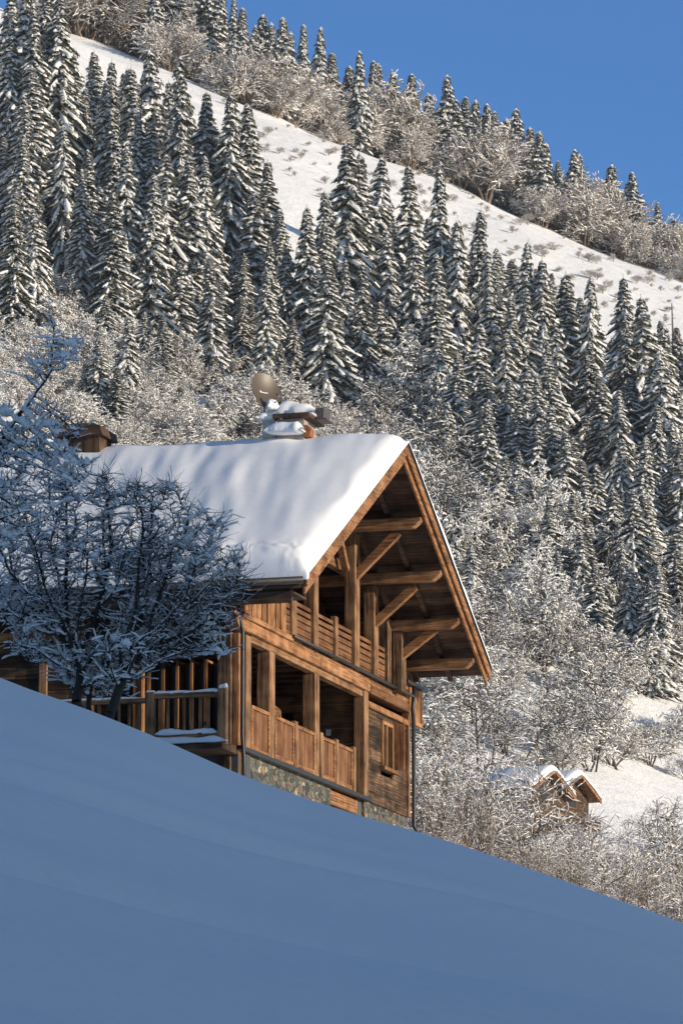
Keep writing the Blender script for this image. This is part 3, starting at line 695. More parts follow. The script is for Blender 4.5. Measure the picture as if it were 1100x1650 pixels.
def blobs_np(P0, P1, W, Hh, k=6, rs=None, prof=(0.25, 0.9, 1.0, 0.85, 0.2), rg=None):
    """elongated lumps of snow lying on segments"""
    n = len(P0); m = len(prof); D = P1 - P0; D = D + 1e-9; Lh = np.linalg.norm(D[:, :2], axis=1, keepdims=True) + 1e-6
    A = np.stack([-D[:, 1], D[:, 0], np.zeros(n)], axis=1) / Lh
    U = np.tile(np.array([[0., 0, 1.]]), (n, 1))
    ang = np.arange(k) * 2 * math.pi / k + 0.3; V = []
    for a, p in enumerate(prof):
        t = -0.12 + 1.24 * a / (m - 1); c = P0 + D * t
        q = p * (1 + (rg.random((n, 1)) - 0.5) * 0.5)
        c = c + U * (Hh[:, None] * q * 0.75)
        V.append(c[:, None, :] + A[:, None, :] * (np.cos(ang)[None, :, None] * (W[:, None] * q)[:, :, None]) + U[:, None, :] * (np.sin(ang)[None, :, None] * (Hh[:, None] * q)[:, :, None]))
    V = np.concatenate(V, axis=1)
    i = np.arange(k); j = (i + 1) % k; fs = []
    for a in range(m - 1): fs.append(np.stack([a * k + i, a * k + j, (a + 1) * k + j, (a + 1) * k + i], axis=1))
    f = np.concatenate(fs); Fq = (f[None] + (np.arange(n) * m * k)[:, None, None]).reshape(-1, 4)
    return V.reshape(-1, 3), Fq
def merge(parts):
    V = []; Q = []; MI = []; b = 0
    for (v, f, m) in parts:
        V.append(v); Q.append(f + b); MI.append(np.full(len(f), m)); b += len(v)
    return np.concatenate(V), np.concatenate(Q), np.concatenate(MI)

# ---- spruce with drooping, snow-laden boughs (unit: metres, height h)
def spruce_meshes(seed, h=26.0, R=3.6, sparse=False, snow=1.0, droop=1.0, dens=1.0):
    rg = np.random.default_rng(seed); GV = []; GQ = []; SV = []; SQ = []; gi = 0; si = 0
    Z = lambda v: np.array([0, 0, v])
    nb = int(h * 13 * dens * (0.62 if sparse else 1.0)); ga = 2.39996
    lump = rg.random(8) * 6.28
    for b in range(nb):
        t = ((b + rg.random() * 3) / nb) ** 1.12
        if t > 0.992 or t < 0.02: continue
        z = h * t; a = b * ga + rg.normal() * 0.5
        irr = 1 + 0.14 * math.sin(z * 0.9 + lump[0] + 2 * math.sin(a + lump[1])) + 0.10 * math.sin(a * 2 + lump[2] + z * .4)
        L = (R * (1 - t) ** 0.86 * (0.62 + 0.38 * min(1, t / 0.10)) + 0.10) * irr * (0.62 + 0.55 * rg.random() ** 1.5)
        if rg.random() < 0.05: L *= 0.55
        d = np.array([math.cos(a), math.sin(a), 0.0]); s = np.array([-math.sin(a), math.cos(a), 0.0]); m = 5
        sag = (L * 1.0 + 0.15) * droop * (0.7 + 0.55 * rg.random()) * (1.0 - 0.55 * t ** 2)
        pts = []
        for i in range(m + 1):
            q = i / m
            dz = 0.20 * L * q - sag * q ** 1.5 + 0.08 * sag * q ** 6
            if sparse: dz = -0.12 * L * q + 0.10 * L * q * q
            pts.append(Z(z + dz + L * 0.25) + d * L * q + s * rg.normal() * 0.03 * L * q)
        wid = (0.09 + 0.085 * L) * (0.6 if sparse else 1.0); base = gi
        for i, p in enumerate(pts):
            q = i / m; w = wid * (0.3 + 1.2 * q) * (1 - q ** 3 * 0.9) * (0.7 + 0.6 * rg.random())
            hang = (0.4 + 0.9 * rg.random()) * w + 0.08 + 0.22 * rg.random() * (not sparse)
            GV += [p - s * w - Z(hang), p, p + s * w - Z(hang * (0.6 + .8 * rg.random()))]
        for i in range(m):
            o = base + i * 3; GQ += [(o, o + 1, o + 4, o + 3), (o + 1, o + 2, o + 5, o + 4)]
        gi += 3 * (m + 1)
        for kx in range(8 if not sparse else 4):
            q = 0.2 + 0.78 * rg.random(); i = min(m - 1, int(q * m)); p = pts[i] + (pts[i + 1] - pts[i]) * (q * m - i)
            sg = 1 if kx % 2 else -1; l2 = (0.22 + wid * (1.1 + 1.6 * rg.random())) * (1.15 - q * .5); dd = d * 0.8 + s * sg * 0.7
            e = p + dd * l2 - Z(l2 * (0.55 if not sparse else 0.15) + 0.05); wv = (s * 0.8 - d * sg * 0.5) * 0.07
            GV += [p - wv, p + wv, e + wv * 0.5 - Z(0.25), e - wv * 0.5 - Z(0.05)]
            GQ.append((gi, gi + 1, gi + 2, gi + 3)); gi += 4
            if rg.random() < 0.85 * snow:
                w2 = wv * (1.0 + 1.7 * rg.random()); up = Z(0.08)
                SV += [p - w2 + up, p + w2 + up, e + w2 + up, e - w2 + up]; SQ.append((si, si + 1, si + 2, si + 3)); si += 4
        if rg.random() < 0.90 * snow + 0.02:
            i0 = 0 if rg.random() < 0.5 else 1; i1 = m if rg.random() < 0.75 else m - 1; b0 = si; n_ = 0
            f0 = 0.65 + 0.5 * rg.random()
            for i in range(i0, i1 + 1):
                q = i / m; p = pts[i]; w = wid * (0.3 + 0.7 * q) * (1 - q ** 4 * 0.6) * f0 * (0.6 + 0.7 * rg.random()) * snow + 0.03
                hh = 0.10 + 0.15 * rg.random() + 0.02 * L
                SV += [p - s * w + Z(-0.4 * w + .02), p - s * w * .45 + Z(hh), p + s * w * .45 + Z(hh), p + s * w + Z(-0.4 * w + .02)]; n_ += 1
            for i in range(n_ - 1):
                o = b0 + i * 4
                for c in range(3): SQ.append((o + c, o + c + 1, o + c + 5, o + c + 4))
            o = b0 + (n_ - 1) * 4; SQ.append((o, o + 1, o + 2, o + 3)); si += 4 * n_
    # leader
    GV = np.array(GV); GQ = np.array(GQ); SV = np.array(SV); SQ = np.array(SQ)
    V, Q, MI = merge([(GV, GQ, 0), (SV, SQ, 1)])
    crown = mesh_np('crown', V, Q, [M['needle'], M['snow_far']], MI)
    tr = MB().tube([(0, 0, -1.5), (0.05, 0, h * 0.4), (0, 0.03, h * 0.8), (0, 0, h + 0.35)], [h * 0.012 + .05, h * 0.009 + .03, 0.06, 0.02], 6)
    me = bpy.data.meshes.new('trunk'); me.from_pydata(tr.v, [], tr.f); me.materials.append(M['bark_far']); me.update()
    return me, crown, h
SPR = [spruce_meshes(11, 27, 5.0, snow=1.25), spruce_meshes(12, 27, 4.3, snow=1.4), spruce_meshes(13, 25, 5.4, droop=1.1, snow=1.2, dens=.9), spruce_meshes(14, 24, 4.6, snow=1.0, droop=0.85), spruce_meshes(15, 22, 4.8, snow=1.45, dens=.9), spruce_meshes(16, 26, 4.4, snow=0.75, droop=.95), spruce_meshes(17, 23, 5.2, snow=1.3, droop=1.25, dens=.8)]
SPR_CREST = [spruce_meshes(21, 14, 3.1, snow=1.0, droop=0.7, dens=1.3), spruce_meshes(22, 14, 2.7, snow=1.1, droop=0.75, dens=1.3), spruce_meshes(23, 13, 3.3, snow=0.85, droop=0.65, dens=1.3)]
SPR_PALE = spruce_meshes(31, 22, 4.2, sparse=True, snow=1.3)

used_labels = {}
ONES = 'zero one two three four five six seven eight nine ten eleven twelve thirteen fourteen fifteen sixteen seventeen eighteen nineteen'.split()
TENS = '- - twenty thirty forty fifty sixty seventy eighty ninety'.split()
def words(v):
    v = max(0, min(100, v)); n = int(v); h = v - n >= 0.5
    w = 'a hundred' if n == 100 else (ONES[n] if n < 20 else TENS[n // 10] + ('-' + ONES[n % 10] if n % 10 else ''))
    return w + (' and a half' if h else '')
LOOKS = ['', 'slim ', 'broad ', 'ragged ', 'even ', 'dense ']
def place_label(P, fmt):
    x, y = project(P); a, b = round(x / 11), round(y / 16.5)
    for da, db in ((0, 0), (.5, 0), (0, .5), (-.5, 0), (0, -.5), (.5, .5), (-.5, .5), (1, 0), (-1, 0), (0, 1), (1, 1), (-1, -1), (1.5, 0), (1.5, .5), (1, .5)):
        k = fmt.format(words(a + da), words(b + db))
        if k not in used_labels: break
    else:
        for _ in range(60):
            k = fmt.format(words(a + rnd.randrange(-4, 5) * 0.5), words(b + rnd.randrange(-4, 5) * 0.5))
            if k not in used_labels: break
    if len(k.split()) > 16: k = k.replace(' and a half', '', 1)
    used_labels[k] = 1; return k
def spruce(meshes, loc, height, label_fmt, group, name='spruce_tree', label=None, lean=0.0):
    trunk, crown, h0 = meshes; s = height / h0; ws = s ** 0.55 * 1.0
    r = empty(name, loc, rnd.random() * 6.28); r.scale = (ws * rnd.uniform(0.85, 1.32),) * 2 + (s,)
    r.rotation_euler[0] = rnd.gauss(0, 0.022); r.rotation_euler[1] = rnd.gauss(0, 0.022)
    link('trunk', trunk, r); link('crown', crown, r)
    tag(r, label or place_label((loc[0], loc[1], loc[2] + height), label_fmt), 'tree', group)
    return r

def crest_at(px):
    best = max(((hill_z((px - CX) * y / F, y) - 0.25) / y, y) for y in range(680, 930, 6))
    return best[1], HZ - best[0] * F
def ground_at_px(px, py):
    """march along the view ray of a photo pixel until it meets the far slope"""
    c, s = math.cos(PITCH), math.sin(PITCH)
    d = Vector((0, c, s)) * F + Vector((1, 0, 0)) * (px - CX) - Vector((0, -s, c)) * (py - CY); d /= d.y
    lo = None; y = 205.0; prev = d.z * y - hill_z(d.x * y, y)
    while y < 1500:
        y += 6; cur = d.z * y - hill_z(d.x * y, y)
        if prev > 0 >= cur:
            a, b = y - 6, y
            for _ in range(16):
                m = (a + b) / 2
                if d.z * m - hill_z(d.x * m, m) > 0: a = m
                else: b = m
            return Vector((d.x * b, b, hill_z(d.x * b, b)))
        prev = cur
    return None

# spruces of the forest one can tell apart: (tip x, tip y, height) in photo pixels
HERO = [(15, 15, 330), (55, -15, 380), (92, -30, 400), (48, 90, 300), (92, 195, 250), (140, 130, 250), (165, 115, 290), (215, 95, 340), (132, 262, 250), (202, 225, 330),
        (237, 270, 300), (255, 60, 360), (292, 72, 430), (268, 235, 320), (312, 240, 330), (340, 405, 215), (362, 128, 350), (400, 150, 330), (408, 300, 255), (178, 300, 260),
        (200, 505, 170), (262, 500, 130), (392, 470, 150), (555, 215, 370), (575, 235, 350), (540, 445, 190), (587, 415, 260), (605, 240, 330), (657, 255, 330), (640, 350, 260),
        (668, 370, 290), (705, 248, 390), (735, 340, 340), (765, 330, 340), (790, 395, 300), (830, 370, 340), (826, 470, 270), (872, 408, 320), (915, 422, 320), (945, 430, 330),
        (948, 545, 240), (1047, 460, 320), (1030, 700, 260), (975, 600, 230), (890, 650, 240), (780, 640, 230), (1075, 560, 300), (20, 300, 240), (60, 330, 200), (330, 130, 330), (450, 330, 250), (1010, 430, 280), (700, 470, 260), (610, 480, 200), (520, 300, 300), (8, -25, 340), (34, 5, 330), (76, 15, 350), (108, 70, 300), (70, -35, 390), (28, -40, 380), (185, 165, 300), (245, 190, 280), (330, 240, 300), (425, 250, 260)]
n_spr = 0
for i, (tx, ty, hp) in enumerate(HERO):
    if tx > 780 and ty - 0.42 * (tx - 550) < 270: ty += 10; hp -= 10
    g = ground_at_px(tx, ty + hp)
    if g is None: continue
    hm = hp * g.y / F * 1.02
    spruce(SPR[i % 7], g, hm, 'tall snow-laden spruce, tip {} percent across, {} percent down', 'tall snow-laden spruces of the forest'); n_spr += 1
g = ground_at_px(498, 600)
spruce(SPR_PALE, g, 228 * g.y / F, '', 'tall snow-laden spruces of the forest', label='pale thinly branched spruce with level whitened boughs, right above the satellite dish')
# smaller ones that fill the forest between and behind
cnt = 0; tries = 0; pts = [(h[0], h[1] + h[2]) for h in HERO]
while cnt < 140 and tries < 6000:
    tries += 1; px = rnd.uniform(-40, 1140); yp = rnd.uniform(345, 700)           # row at the picture's centre column
    if px > 650: yp = rnd.uniform(360, 760)
    py = yp + 0.42 * (px - 550)
    if 420 < px < 545 and yp < 560: continue
    if min(((px - a) / 16) ** 2 + ((py - b) / 16) ** 2 for a, b in pts) < 1: continue
    g = ground_at_px(px, py)
    if g is None: continue
    pts.append((px, py)); hp = rnd.uniform(110, 240) if yp < 450 else rnd.uniform(150, 300)
    if yp < 400: hp = rnd.uniform(70, 130)
    lim = 238 if px < 330 else (284 if px < 800 else 296)
    hp = min(hp, yp - lim)
    if hp < 55: continue
    spruce(SPR[rnd.randrange(7)], g, hp * g.y / F, 'smaller spruce within the forest, tip {} percent across, {} percent down', 'snow-dusted spruces filling the forest'); cnt += 1
# a line of spruces on the crest against the sky
CREST = [(510, 30, 100), (485, 28, 95), (435, 25, 90), (400, 30, 100), (370, -15, 140), (460, 40, 80), (580, 70, 100), (603, 85, 110), (560, 95, 80), (640, 105, 110), (665, 108, 110), (697, 140, 90), (725, 108, 150),
         (757, 145, 120), (770, 148, 120), (790, 155, 130), (808, 170, 120), (830, 180, 130), (840, 163, 150), (868, 195, 150), (890, 222, 140), (930, 232, 150), (945, 245, 130), (992, 255, 90), (1033, 268, 100), (1073, 320, 110), (1095, 345, 110),
         (200, -50, 90), (175, -60, 100), (225, -35, 85), (150, -80, 110), (260, -60, 120), (290, -40, 130), (325, -60, 150), (350, -30, 130), (125, -70, 90), (240, -70, 100), (275, -75, 110), (305, -45, 110), (340, -55, 120), (385, 0, 110), (415, 10, 100), (450, 15, 100), (690, 205, 100), (600, 150, 80), (985, 330, 90), (1055, 370, 70), (905, 265, 100), (855, 235, 100), (535, 75, 90), (615, 90, 100), (745, 150, 100), (780, 185, 110), (815, 190, 110), (880, 200, 150), (915, 250, 120), (940, 240, 140), (960, 290, 100), (1010, 300, 80), (1045, 320, 90), (1020, 350, 60), (1065, 350, 80), (655, 130, 100), (710, 165, 100)]
for i, (tx, ty, hp) in enumerate(CREST):
    yc, pyc = crest_at(tx); Y = yc + (4, 22, 45)[i % 3]; x = (tx - CX) * Y / F
    g = Vector((x, Y, hill_z(x, Y) - 0.3)); top = project(g)[1] - ty
    if top < 25: continue
    spruce(SPR_CREST[i % 3], g, max(6, top * g.y / F), 'spruce on the crest, tip {} percent across, {} percent down', 'spruces along the mountain crest')

# ---- deciduous trees and shrubs under snow
def grow(seed, h, levels=4, up=0.5, spread=1.0, stems=1, nchild=(7, 6, 5, 3), wob=0.16, stem_lean=0.25, ratio=0.55):
    rg = np.random.default_rng(seed); S = []
    def branch(p, d, L, r, lv):
        n = 5 if lv == 0 else (4 if lv == 1 else 3); q = p.copy(); dirs = []
        path = [q.copy()]
        for i in range(n):
            d = d + rg.normal(size=3) * wob; d[2] += 0.06 * up if lv < 2 else -0.05; d /= np.linalg.norm(d)
            q2 = q + d * L / n; ra = r * (1 - 0.75 * i / n); rb_ = r * (1 - 0.75 * (i + 1) / n)
            S.append((*q, *q2, ra, rb_, lv)); q = q2; path.append(q.copy()); dirs.append(d.copy())
        if lv + 1 >= levels: return
        nc = nchild[lv]
        for c in range(nc):
            t = (0.28 if lv == 0 else 0.15) + (0.72 if lv == 0 else 0.85) * (c + rg.random()) / nc
            i = min(n - 1, int(t * n)); b = path[i] + (path[i + 1] - path[i]) * (t * n - i); dd = dirs[i]
            a = rg.normal(size=3); a -= dd * a.dot(dd); a /= np.linalg.norm(a)
            nd = dd * (0.55 + 0.5 * up) + a * spread * (0.75 + 0.4 * rg.random()); nd /= np.linalg.norm(nd)
            branch(b, nd, L * ratio * (1.15 - 0.45 * t) * (0.75 + 0.5 * rg.random()), r * 0.45, lv + 1)
    for s_ in range(stems):
        a = rg.random() * 6.28; l = stem_lean * (0.3 + rg.random())
        branch(np.array([math.cos(a) * .15 * (stems > 1), math.sin(a) * .15 * (stems > 1), -0.4]), np.array([math.cos(a) * l, math.sin(a) * l, 1.0]) / math.sqrt(1 + l * l), h * rg.uniform(0.75, 0.95), h * 0.012 + 0.02, 0)
    return np.array(S)
def leafless(seed, h, bark, snow_w=(0.05, 0.13), cover=0.9, rmin=0.018, **kw):
    S = grow(seed, h, **kw); rg = np.random.default_rng(seed + 99)
    P0, P1, R0, R1, lv = S[:, :3], S[:, 3:6], np.maximum(S[:, 6], rmin), np.maximum(S[:, 7], rmin * 0.7), S[:, 8]
    big = lv < 1; tv, tf = tubes_np(P0[big], P1[big], R0[big], R1[big], 5)
    trunk = mesh_np('trunk', tv, tf, [bark], smooth=True)
    v1, f1 = tubes_np(P0[~big], P1[~big], R0[~big], R1[~big], 3)
    D = P1 - P0; L = np.linalg.norm(D, axis=1); steep = np.abs(D[:, 2]) / (L + 1e-9)
    keep = (rg.random(len(S)) < cover) & (steep < 0.93) & (lv >= 1)
    W = rg.uniform(*snow_w, size=keep.sum()) * (1.2 - 0.6 * steep[keep]); 
    up = np.zeros((keep.sum(), 3)); up[:, 2] = R0[keep] * 0.5
    v2, f2 = blobs_np(P0[keep] + up, P1[keep] + up, W, W * 0.8, 4, prof=(0.25, 1.0, 0.8, 0.25), rg=rg)
    V, Q, MI = merge([(v1, f1, 0), (v2, f2, 1)])
    crown = mesh_np('crown', V, Q, [bark, M['snow_far']], MI)
    return trunk, crown, h
TREE_S = [leafless(41 + i, 9.0, M['bark_far'], snow_w=(0.03, 0.09), cover=0.5, rmin=0.026, levels=4, nchild=(9, 6, 4, 3), spread=1.0, up=0.35) for i in range(3)]
SHRUB = [leafless(51 + i, 4.5, M['twig_far'], snow_w=(0.03, 0.11), cover=0.6, rmin=0.02, levels=3, nchild=(11, 8, 4), stems=7, spread=0.9, stem_lean=0.55, up=0.4) for i in range(4)]
CLUMP = [leafless(61 + i, 7.0, M['bark_far'], snow_w=(0.05, 0.17), cover=0.75, rmin=0.025, levels=3, nchild=(18, 13, 6), stems=3, spread=1.0, stem_lean=0.6, up=0.05, ratio=0.5) for i in range(3)]
BIGC = [leafless(91 + i, 9.0, M['bark_far'], snow_w=(0.04, 0.15), cover=0.75, rmin=0.022, levels=4, nchild=(14, 9, 5, 3), stems=2, spread=1.0, stem_lean=0.5, up=0.05, ratio=0.52) for i in range(2)]
FAN = [leafless(71 + i, 6.0, M['twig_far'], snow_w=(0.006, 0.018), cover=0.5, rmin=0.008, levels=4, nchild=(8, 6, 4, 2), stems=5, spread=0.6, stem_lean=0.5, up=0.6, wob=0.1) for i in range(3)]
FANS = [leafless(75 + i, 5.0, M['twig_far'], snow_w=(0.010, 0.028), cover=0.7, rmin=0.007, levels=4, nchild=(10, 8, 6, 3), stems=4, spread=0.9, stem_lean=0.6, up=0.3, wob=0.14) for i in range(2)]
CRESTB = [leafless(81 + i, 6.5, M['twig_warm'], snow_w=(0.05, 0.11), cover=0.65, rmin=0.03, levels=3, nchild=(12, 9, 4), stems=6, spread=0.8, stem_lean=0.5, up=0.5) for i in range(3)]
def leaf_tree(meshes, loc, height, fmt, group, name='snowy_tree', cat='tree', wide=1.0):
    trunk, crown, h0 = meshes; s = height / h0
    r = empty(name, loc, rnd.random() * 6.28); r.scale = (s * wide, s * wide, s)
    link('trunk', trunk, r); link('crown', crown, r)
    tag(r, place_label((loc[0], loc[1], loc[2] + height * 0.8), fmt), cat, group); return r
def scatter(n, region, meshes, hp, fmt, group, name, cat, sep, wide=(0.9, 1.2), seed=1):
    rr = random.Random(seed); k = 0; tr = 0; P = []
    while k < n and tr < n * 40:
        tr += 1; q = region(rr)
        if q is None or (P and min(((q[0] - a) / sep) ** 2 + ((q[1] - b) / (sep * 0.5)) ** 2 for a, b in P) < 1): continue
        g = ground_at_px(*q)
        if g is None: continue
        P.append(q); leaf_tree(meshes[rr.randrange(len(meshes))], g, rr.uniform(*hp) * g.y / F, fmt, group, name, cat, rr.uniform(*wide)); k += 1
HOUSE_PX = (858, 985, 1235, 1345)
def reg_right(rr):
    px = rr.uniform(650, 1130); py = rr.uniform(660, 1440); yp = py - 0.42 * (px - 550)
    if yp < 640 or yp > 1240: return None
    if 835 < px < 1000 and 1250 < py < 1440: return None
    if noise.noise(Vector((px * 0.011, py * 0.014, 8.2))) < -0.02 and rr.random() < 0.9: return None
    if HOUSE_PX[0] - 40 < px < HOUSE_PX[1] + 150 and 1290 < py < 1345 + 30 and px > 985: return None
    if HOUSE_PX[0] - 10 < px < HOUSE_PX[1] and 1325 < py < 1372: return None
    if 965 < px < 1060 and 1250 < py < 1350: return None
    return px, py
def reg_left(rr):
    px = rr.uniform(-30, 520); py = rr.uniform(440, 760); yp = py - 0.42 * (px - 550)
    if yp < 690: return None
    return px, py
def reg_mid(rr):
    px = rr.uniform(380, 760); py = rr.uniform(560, 780); yp = py - 0.42 * (px - 550)
    return (px, py) if 700 < yp < 800 else None
scatter(85, reg_right, TREE_S, (80, 190), 'leafless snow-coated tree, {} percent across, {} percent down', 'leafless snow-coated trees on the lower slope', 'snowy_tree', 'tree', 20, seed=3)
scatter(95, reg_right, SHRUB, (30, 75), 'snow-filled shrub on the right slope, {} percent across, {} percent down', 'snow-filled shrubs on the right slope', 'snowy_shrub', 'shrub', 14, seed=4)
def reg_rake(rr):
    px = rr.uniform(670, 900); py = 760 + (px - 670) * 1.25 + rr.uniform(-90, 170); return px, py
scatter(16, reg_rake, BIGC, (120, 190), 'bushy tree under thick snow, {} percent across, {} percent down', 'bushy trees bowed under thick snow', 'snowy_tree', 'tree', 34, (.8, 1.0), seed=15)
scatter(45, reg_right, CLUMP, (60, 120), 'bushy tree under thick snow, {} percent across, {} percent down', 'bushy trees bowed under thick snow', 'snowy_tree', 'tree', 30, seed=5)
scatter(60, reg_left, CLUMP, (35, 80), 'bushy tree under thick snow, {} percent across, {} percent down', 'bushy trees bowed under thick snow', 'snowy_tree', 'tree', 26, seed=6)
scatter(65, reg_left, SHRUB, (35, 75), 'snow-filled shrub behind the roof, {} percent across, {} percent down', 'snow-filled shrubs behind the roof', 'snowy_shrub', 'shrub', 16, seed=7)
scatter(45, reg_mid, SHRUB, (45, 80), 'snow-filled shrub behind the roof, {} percent across, {} percent down', 'snow-filled shrubs behind the roof', 'snowy_shrub', 'shrub', 16, seed=8)
rr = random.Random(9)
for i in range(270):
    px = 70 + 1080 * (i + rr.random()) / 270; yc, pyc = crest_at(px); Y = yc + rr.choice((-3, 2, 8, 16, 28, 42, 60)); x = (px - CX) * Y / F; z = hill_z(x, Y) - 0.3
    big = (0.6 + 0.8 * (0.5 + noise.noise(Vector((px * 0.012, 3, 3))))) * (1.45 if px < 400 else 1.12); hm = rr.uniform(38, 80) * big * Y / F
    leaf_tree(CRESTB[rr.randrange(3)], (x, Y, z), hm, 'brownish frosted crest bush, {} percent across, {} percent down', 'brownish frosted bushes on the crest', 'frosted_bush', 'bush', rr.uniform(0.8, 1.15))
def reg_band(rr):
    px = rr.uniform(330, 1095); yp = rr.uniform(222, 335); return px, yp + 0.42 * (px - 550)
scatter(150, reg_band, CRESTB, (4, 13), 'tiny bush poking from the open snow, {} percent across, {} percent down', 'tiny bushes poking from the open snow', 'dwarf_bush', 'bush', 10, (1.0, 1.8), seed=19)
def reg_forest(rr):
    px = rr.uniform(560, 1130); yp = rr.uniform(430, 700); return px, yp + 0.42 * (px - 550)
scatter(45, reg_forest, TREE_S, (70, 120), 'leafless snow-coated tree, {} percent across, {} percent down', 'leafless snow-coated trees on the lower slope', 'snowy_tree', 'tree', 20, seed=10)
# spruces standing in the brush on the right
for i, (tx, ty, hp) in enumerate([(735, 560, 210), (790, 700, 170), (860, 760, 180), (900, 690, 230), (925, 790, 190), (1040, 790, 190), (1085, 740, 200), (835, 640, 220), (1000, 860, 150), (700, 600, 130), (960, 740, 200), (185, 590, 110), (640, 590, 110), (1090, 880, 180), (770, 780, 150), (815, 600, 230), (870, 560, 240), (1000, 620, 230), (745, 680, 170), (885, 800, 200), (945, 850, 170), (1060, 640, 240), (1020, 780, 220), (720, 640, 180), (990, 780, 190), (1095, 700, 260), (960, 900, 150), (800, 820, 130), (850, 840, 140), (905, 880, 130), (1010, 900, 140), (1060, 900, 160), (1050, 1000, 120), (925, 960, 100), (765, 740, 120), (830, 720, 190), (1000, 700, 200)]):
    g = ground_at_px(tx, ty + hp)
    spruce(SPR[(i * 2) % 7], g, hp * g.y / F, 'dark spruce in the brush, tip {} percent across, {} percent down', 'dark green spruces scattered in the brush')
rs = random.Random(77); k = 0; t_ = 0; P_ = []
while k < 34 and t_ < 3000:
    t_ += 1; px = rs.uniform(690, 1120); py = rs.uniform(720, 1130); yp = py - 0.42 * (px - 550)
    if yp > 980 or noise.noise(Vector((px * 0.009, py * 0.009, 1.7))) < -0.05 or (P_ and min(((px - a) / 26) ** 2 + ((py - b) / 22) ** 2 for a, b in P_) < 1): continue
    g = ground_at_px(px, py)
    if g is None: continue
    P_.append((px, py)); spruce(SPR[rs.randrange(7)], g, rs.uniform(90, 230) * g.y / F, 'dark spruce in the brush, tip {} percent across, {} percent down', 'dark green spruces scattered in the brush'); k += 1
for i in range(22):
    px = 130 + 410 * (i + rs.random()) / 22; py = rs.uniform(575, 690) + max(0, (px - 300) * .12); g = ground_at_px(px, py)
    if g is not None: spruce(SPR[rs.randrange(7)], g, rs.choice((60, 80, 110, 150)) * rs.uniform(.85, 1.15) * g.y / F, 'dark spruce in the brush, tip {} percent across, {} percent down', 'dark green spruces scattered in the brush')
# twiggy fans just beyond the snow slope
rr = random.Random(21)
for i in range(46):
    px = 672 + (1120 - 672) * (i + rr.random()) / 46; Y = rr.uniform(100, 190); x = (px - CX) * Y / F; z = slope_z(x, Y) if Y < 140 else hill_z(x, Y) - .25
    edge = np.interp(px, [660, 800, 900, 1000, 1100], [1345, 1385, 1420, 1452, 1490]); zt = (HZ - (edge - (rr.choice((14, 25, 40, 60, 85, 120)) if not 835 < px < 1100 else rr.choice((18, 30, 45, 60, 75) if px < 990 else (12, 25, 45, 95))) * rr.uniform(.8, 1.2))) * Y / F
    leaf_tree((FAN + FANS)[rr.randrange(5)], (x, Y, z), zt - z, 'bare bush beyond the shaded slope, {} percent across, {} percent down', 'bare twiggy bushes just beyond the shaded slope', 'bare_bush', 'bush', rr.uniform(0.6, 0.9))
# bare grey snag at the right edge
g = ground_at_px(1084, 640)
sn = MB().tube([(0, 0, -1), (0.1, 0, 8), (-0.05, 0, 15)], [0.28, 0.22, 0.08], 7)
for k in range(12): 
    z = 4 + k * 0.85; a = k * 2.4; sn.tube([(0.05, 0, z), (math.cos(a) * 1.2, math.sin(a) * 1.2, z - .1)], [0.05, 0.02], 4)
o = sn.build('dead_trunk', M['metal_grey'] if False else plain_mat('grey_dead_wood', (0.16, 0.15, 0.145), rough=0.9)); o.location = g
tag(o, 'bare grey dead trunk standing at the right edge above the dark spruces', 'dead tree')

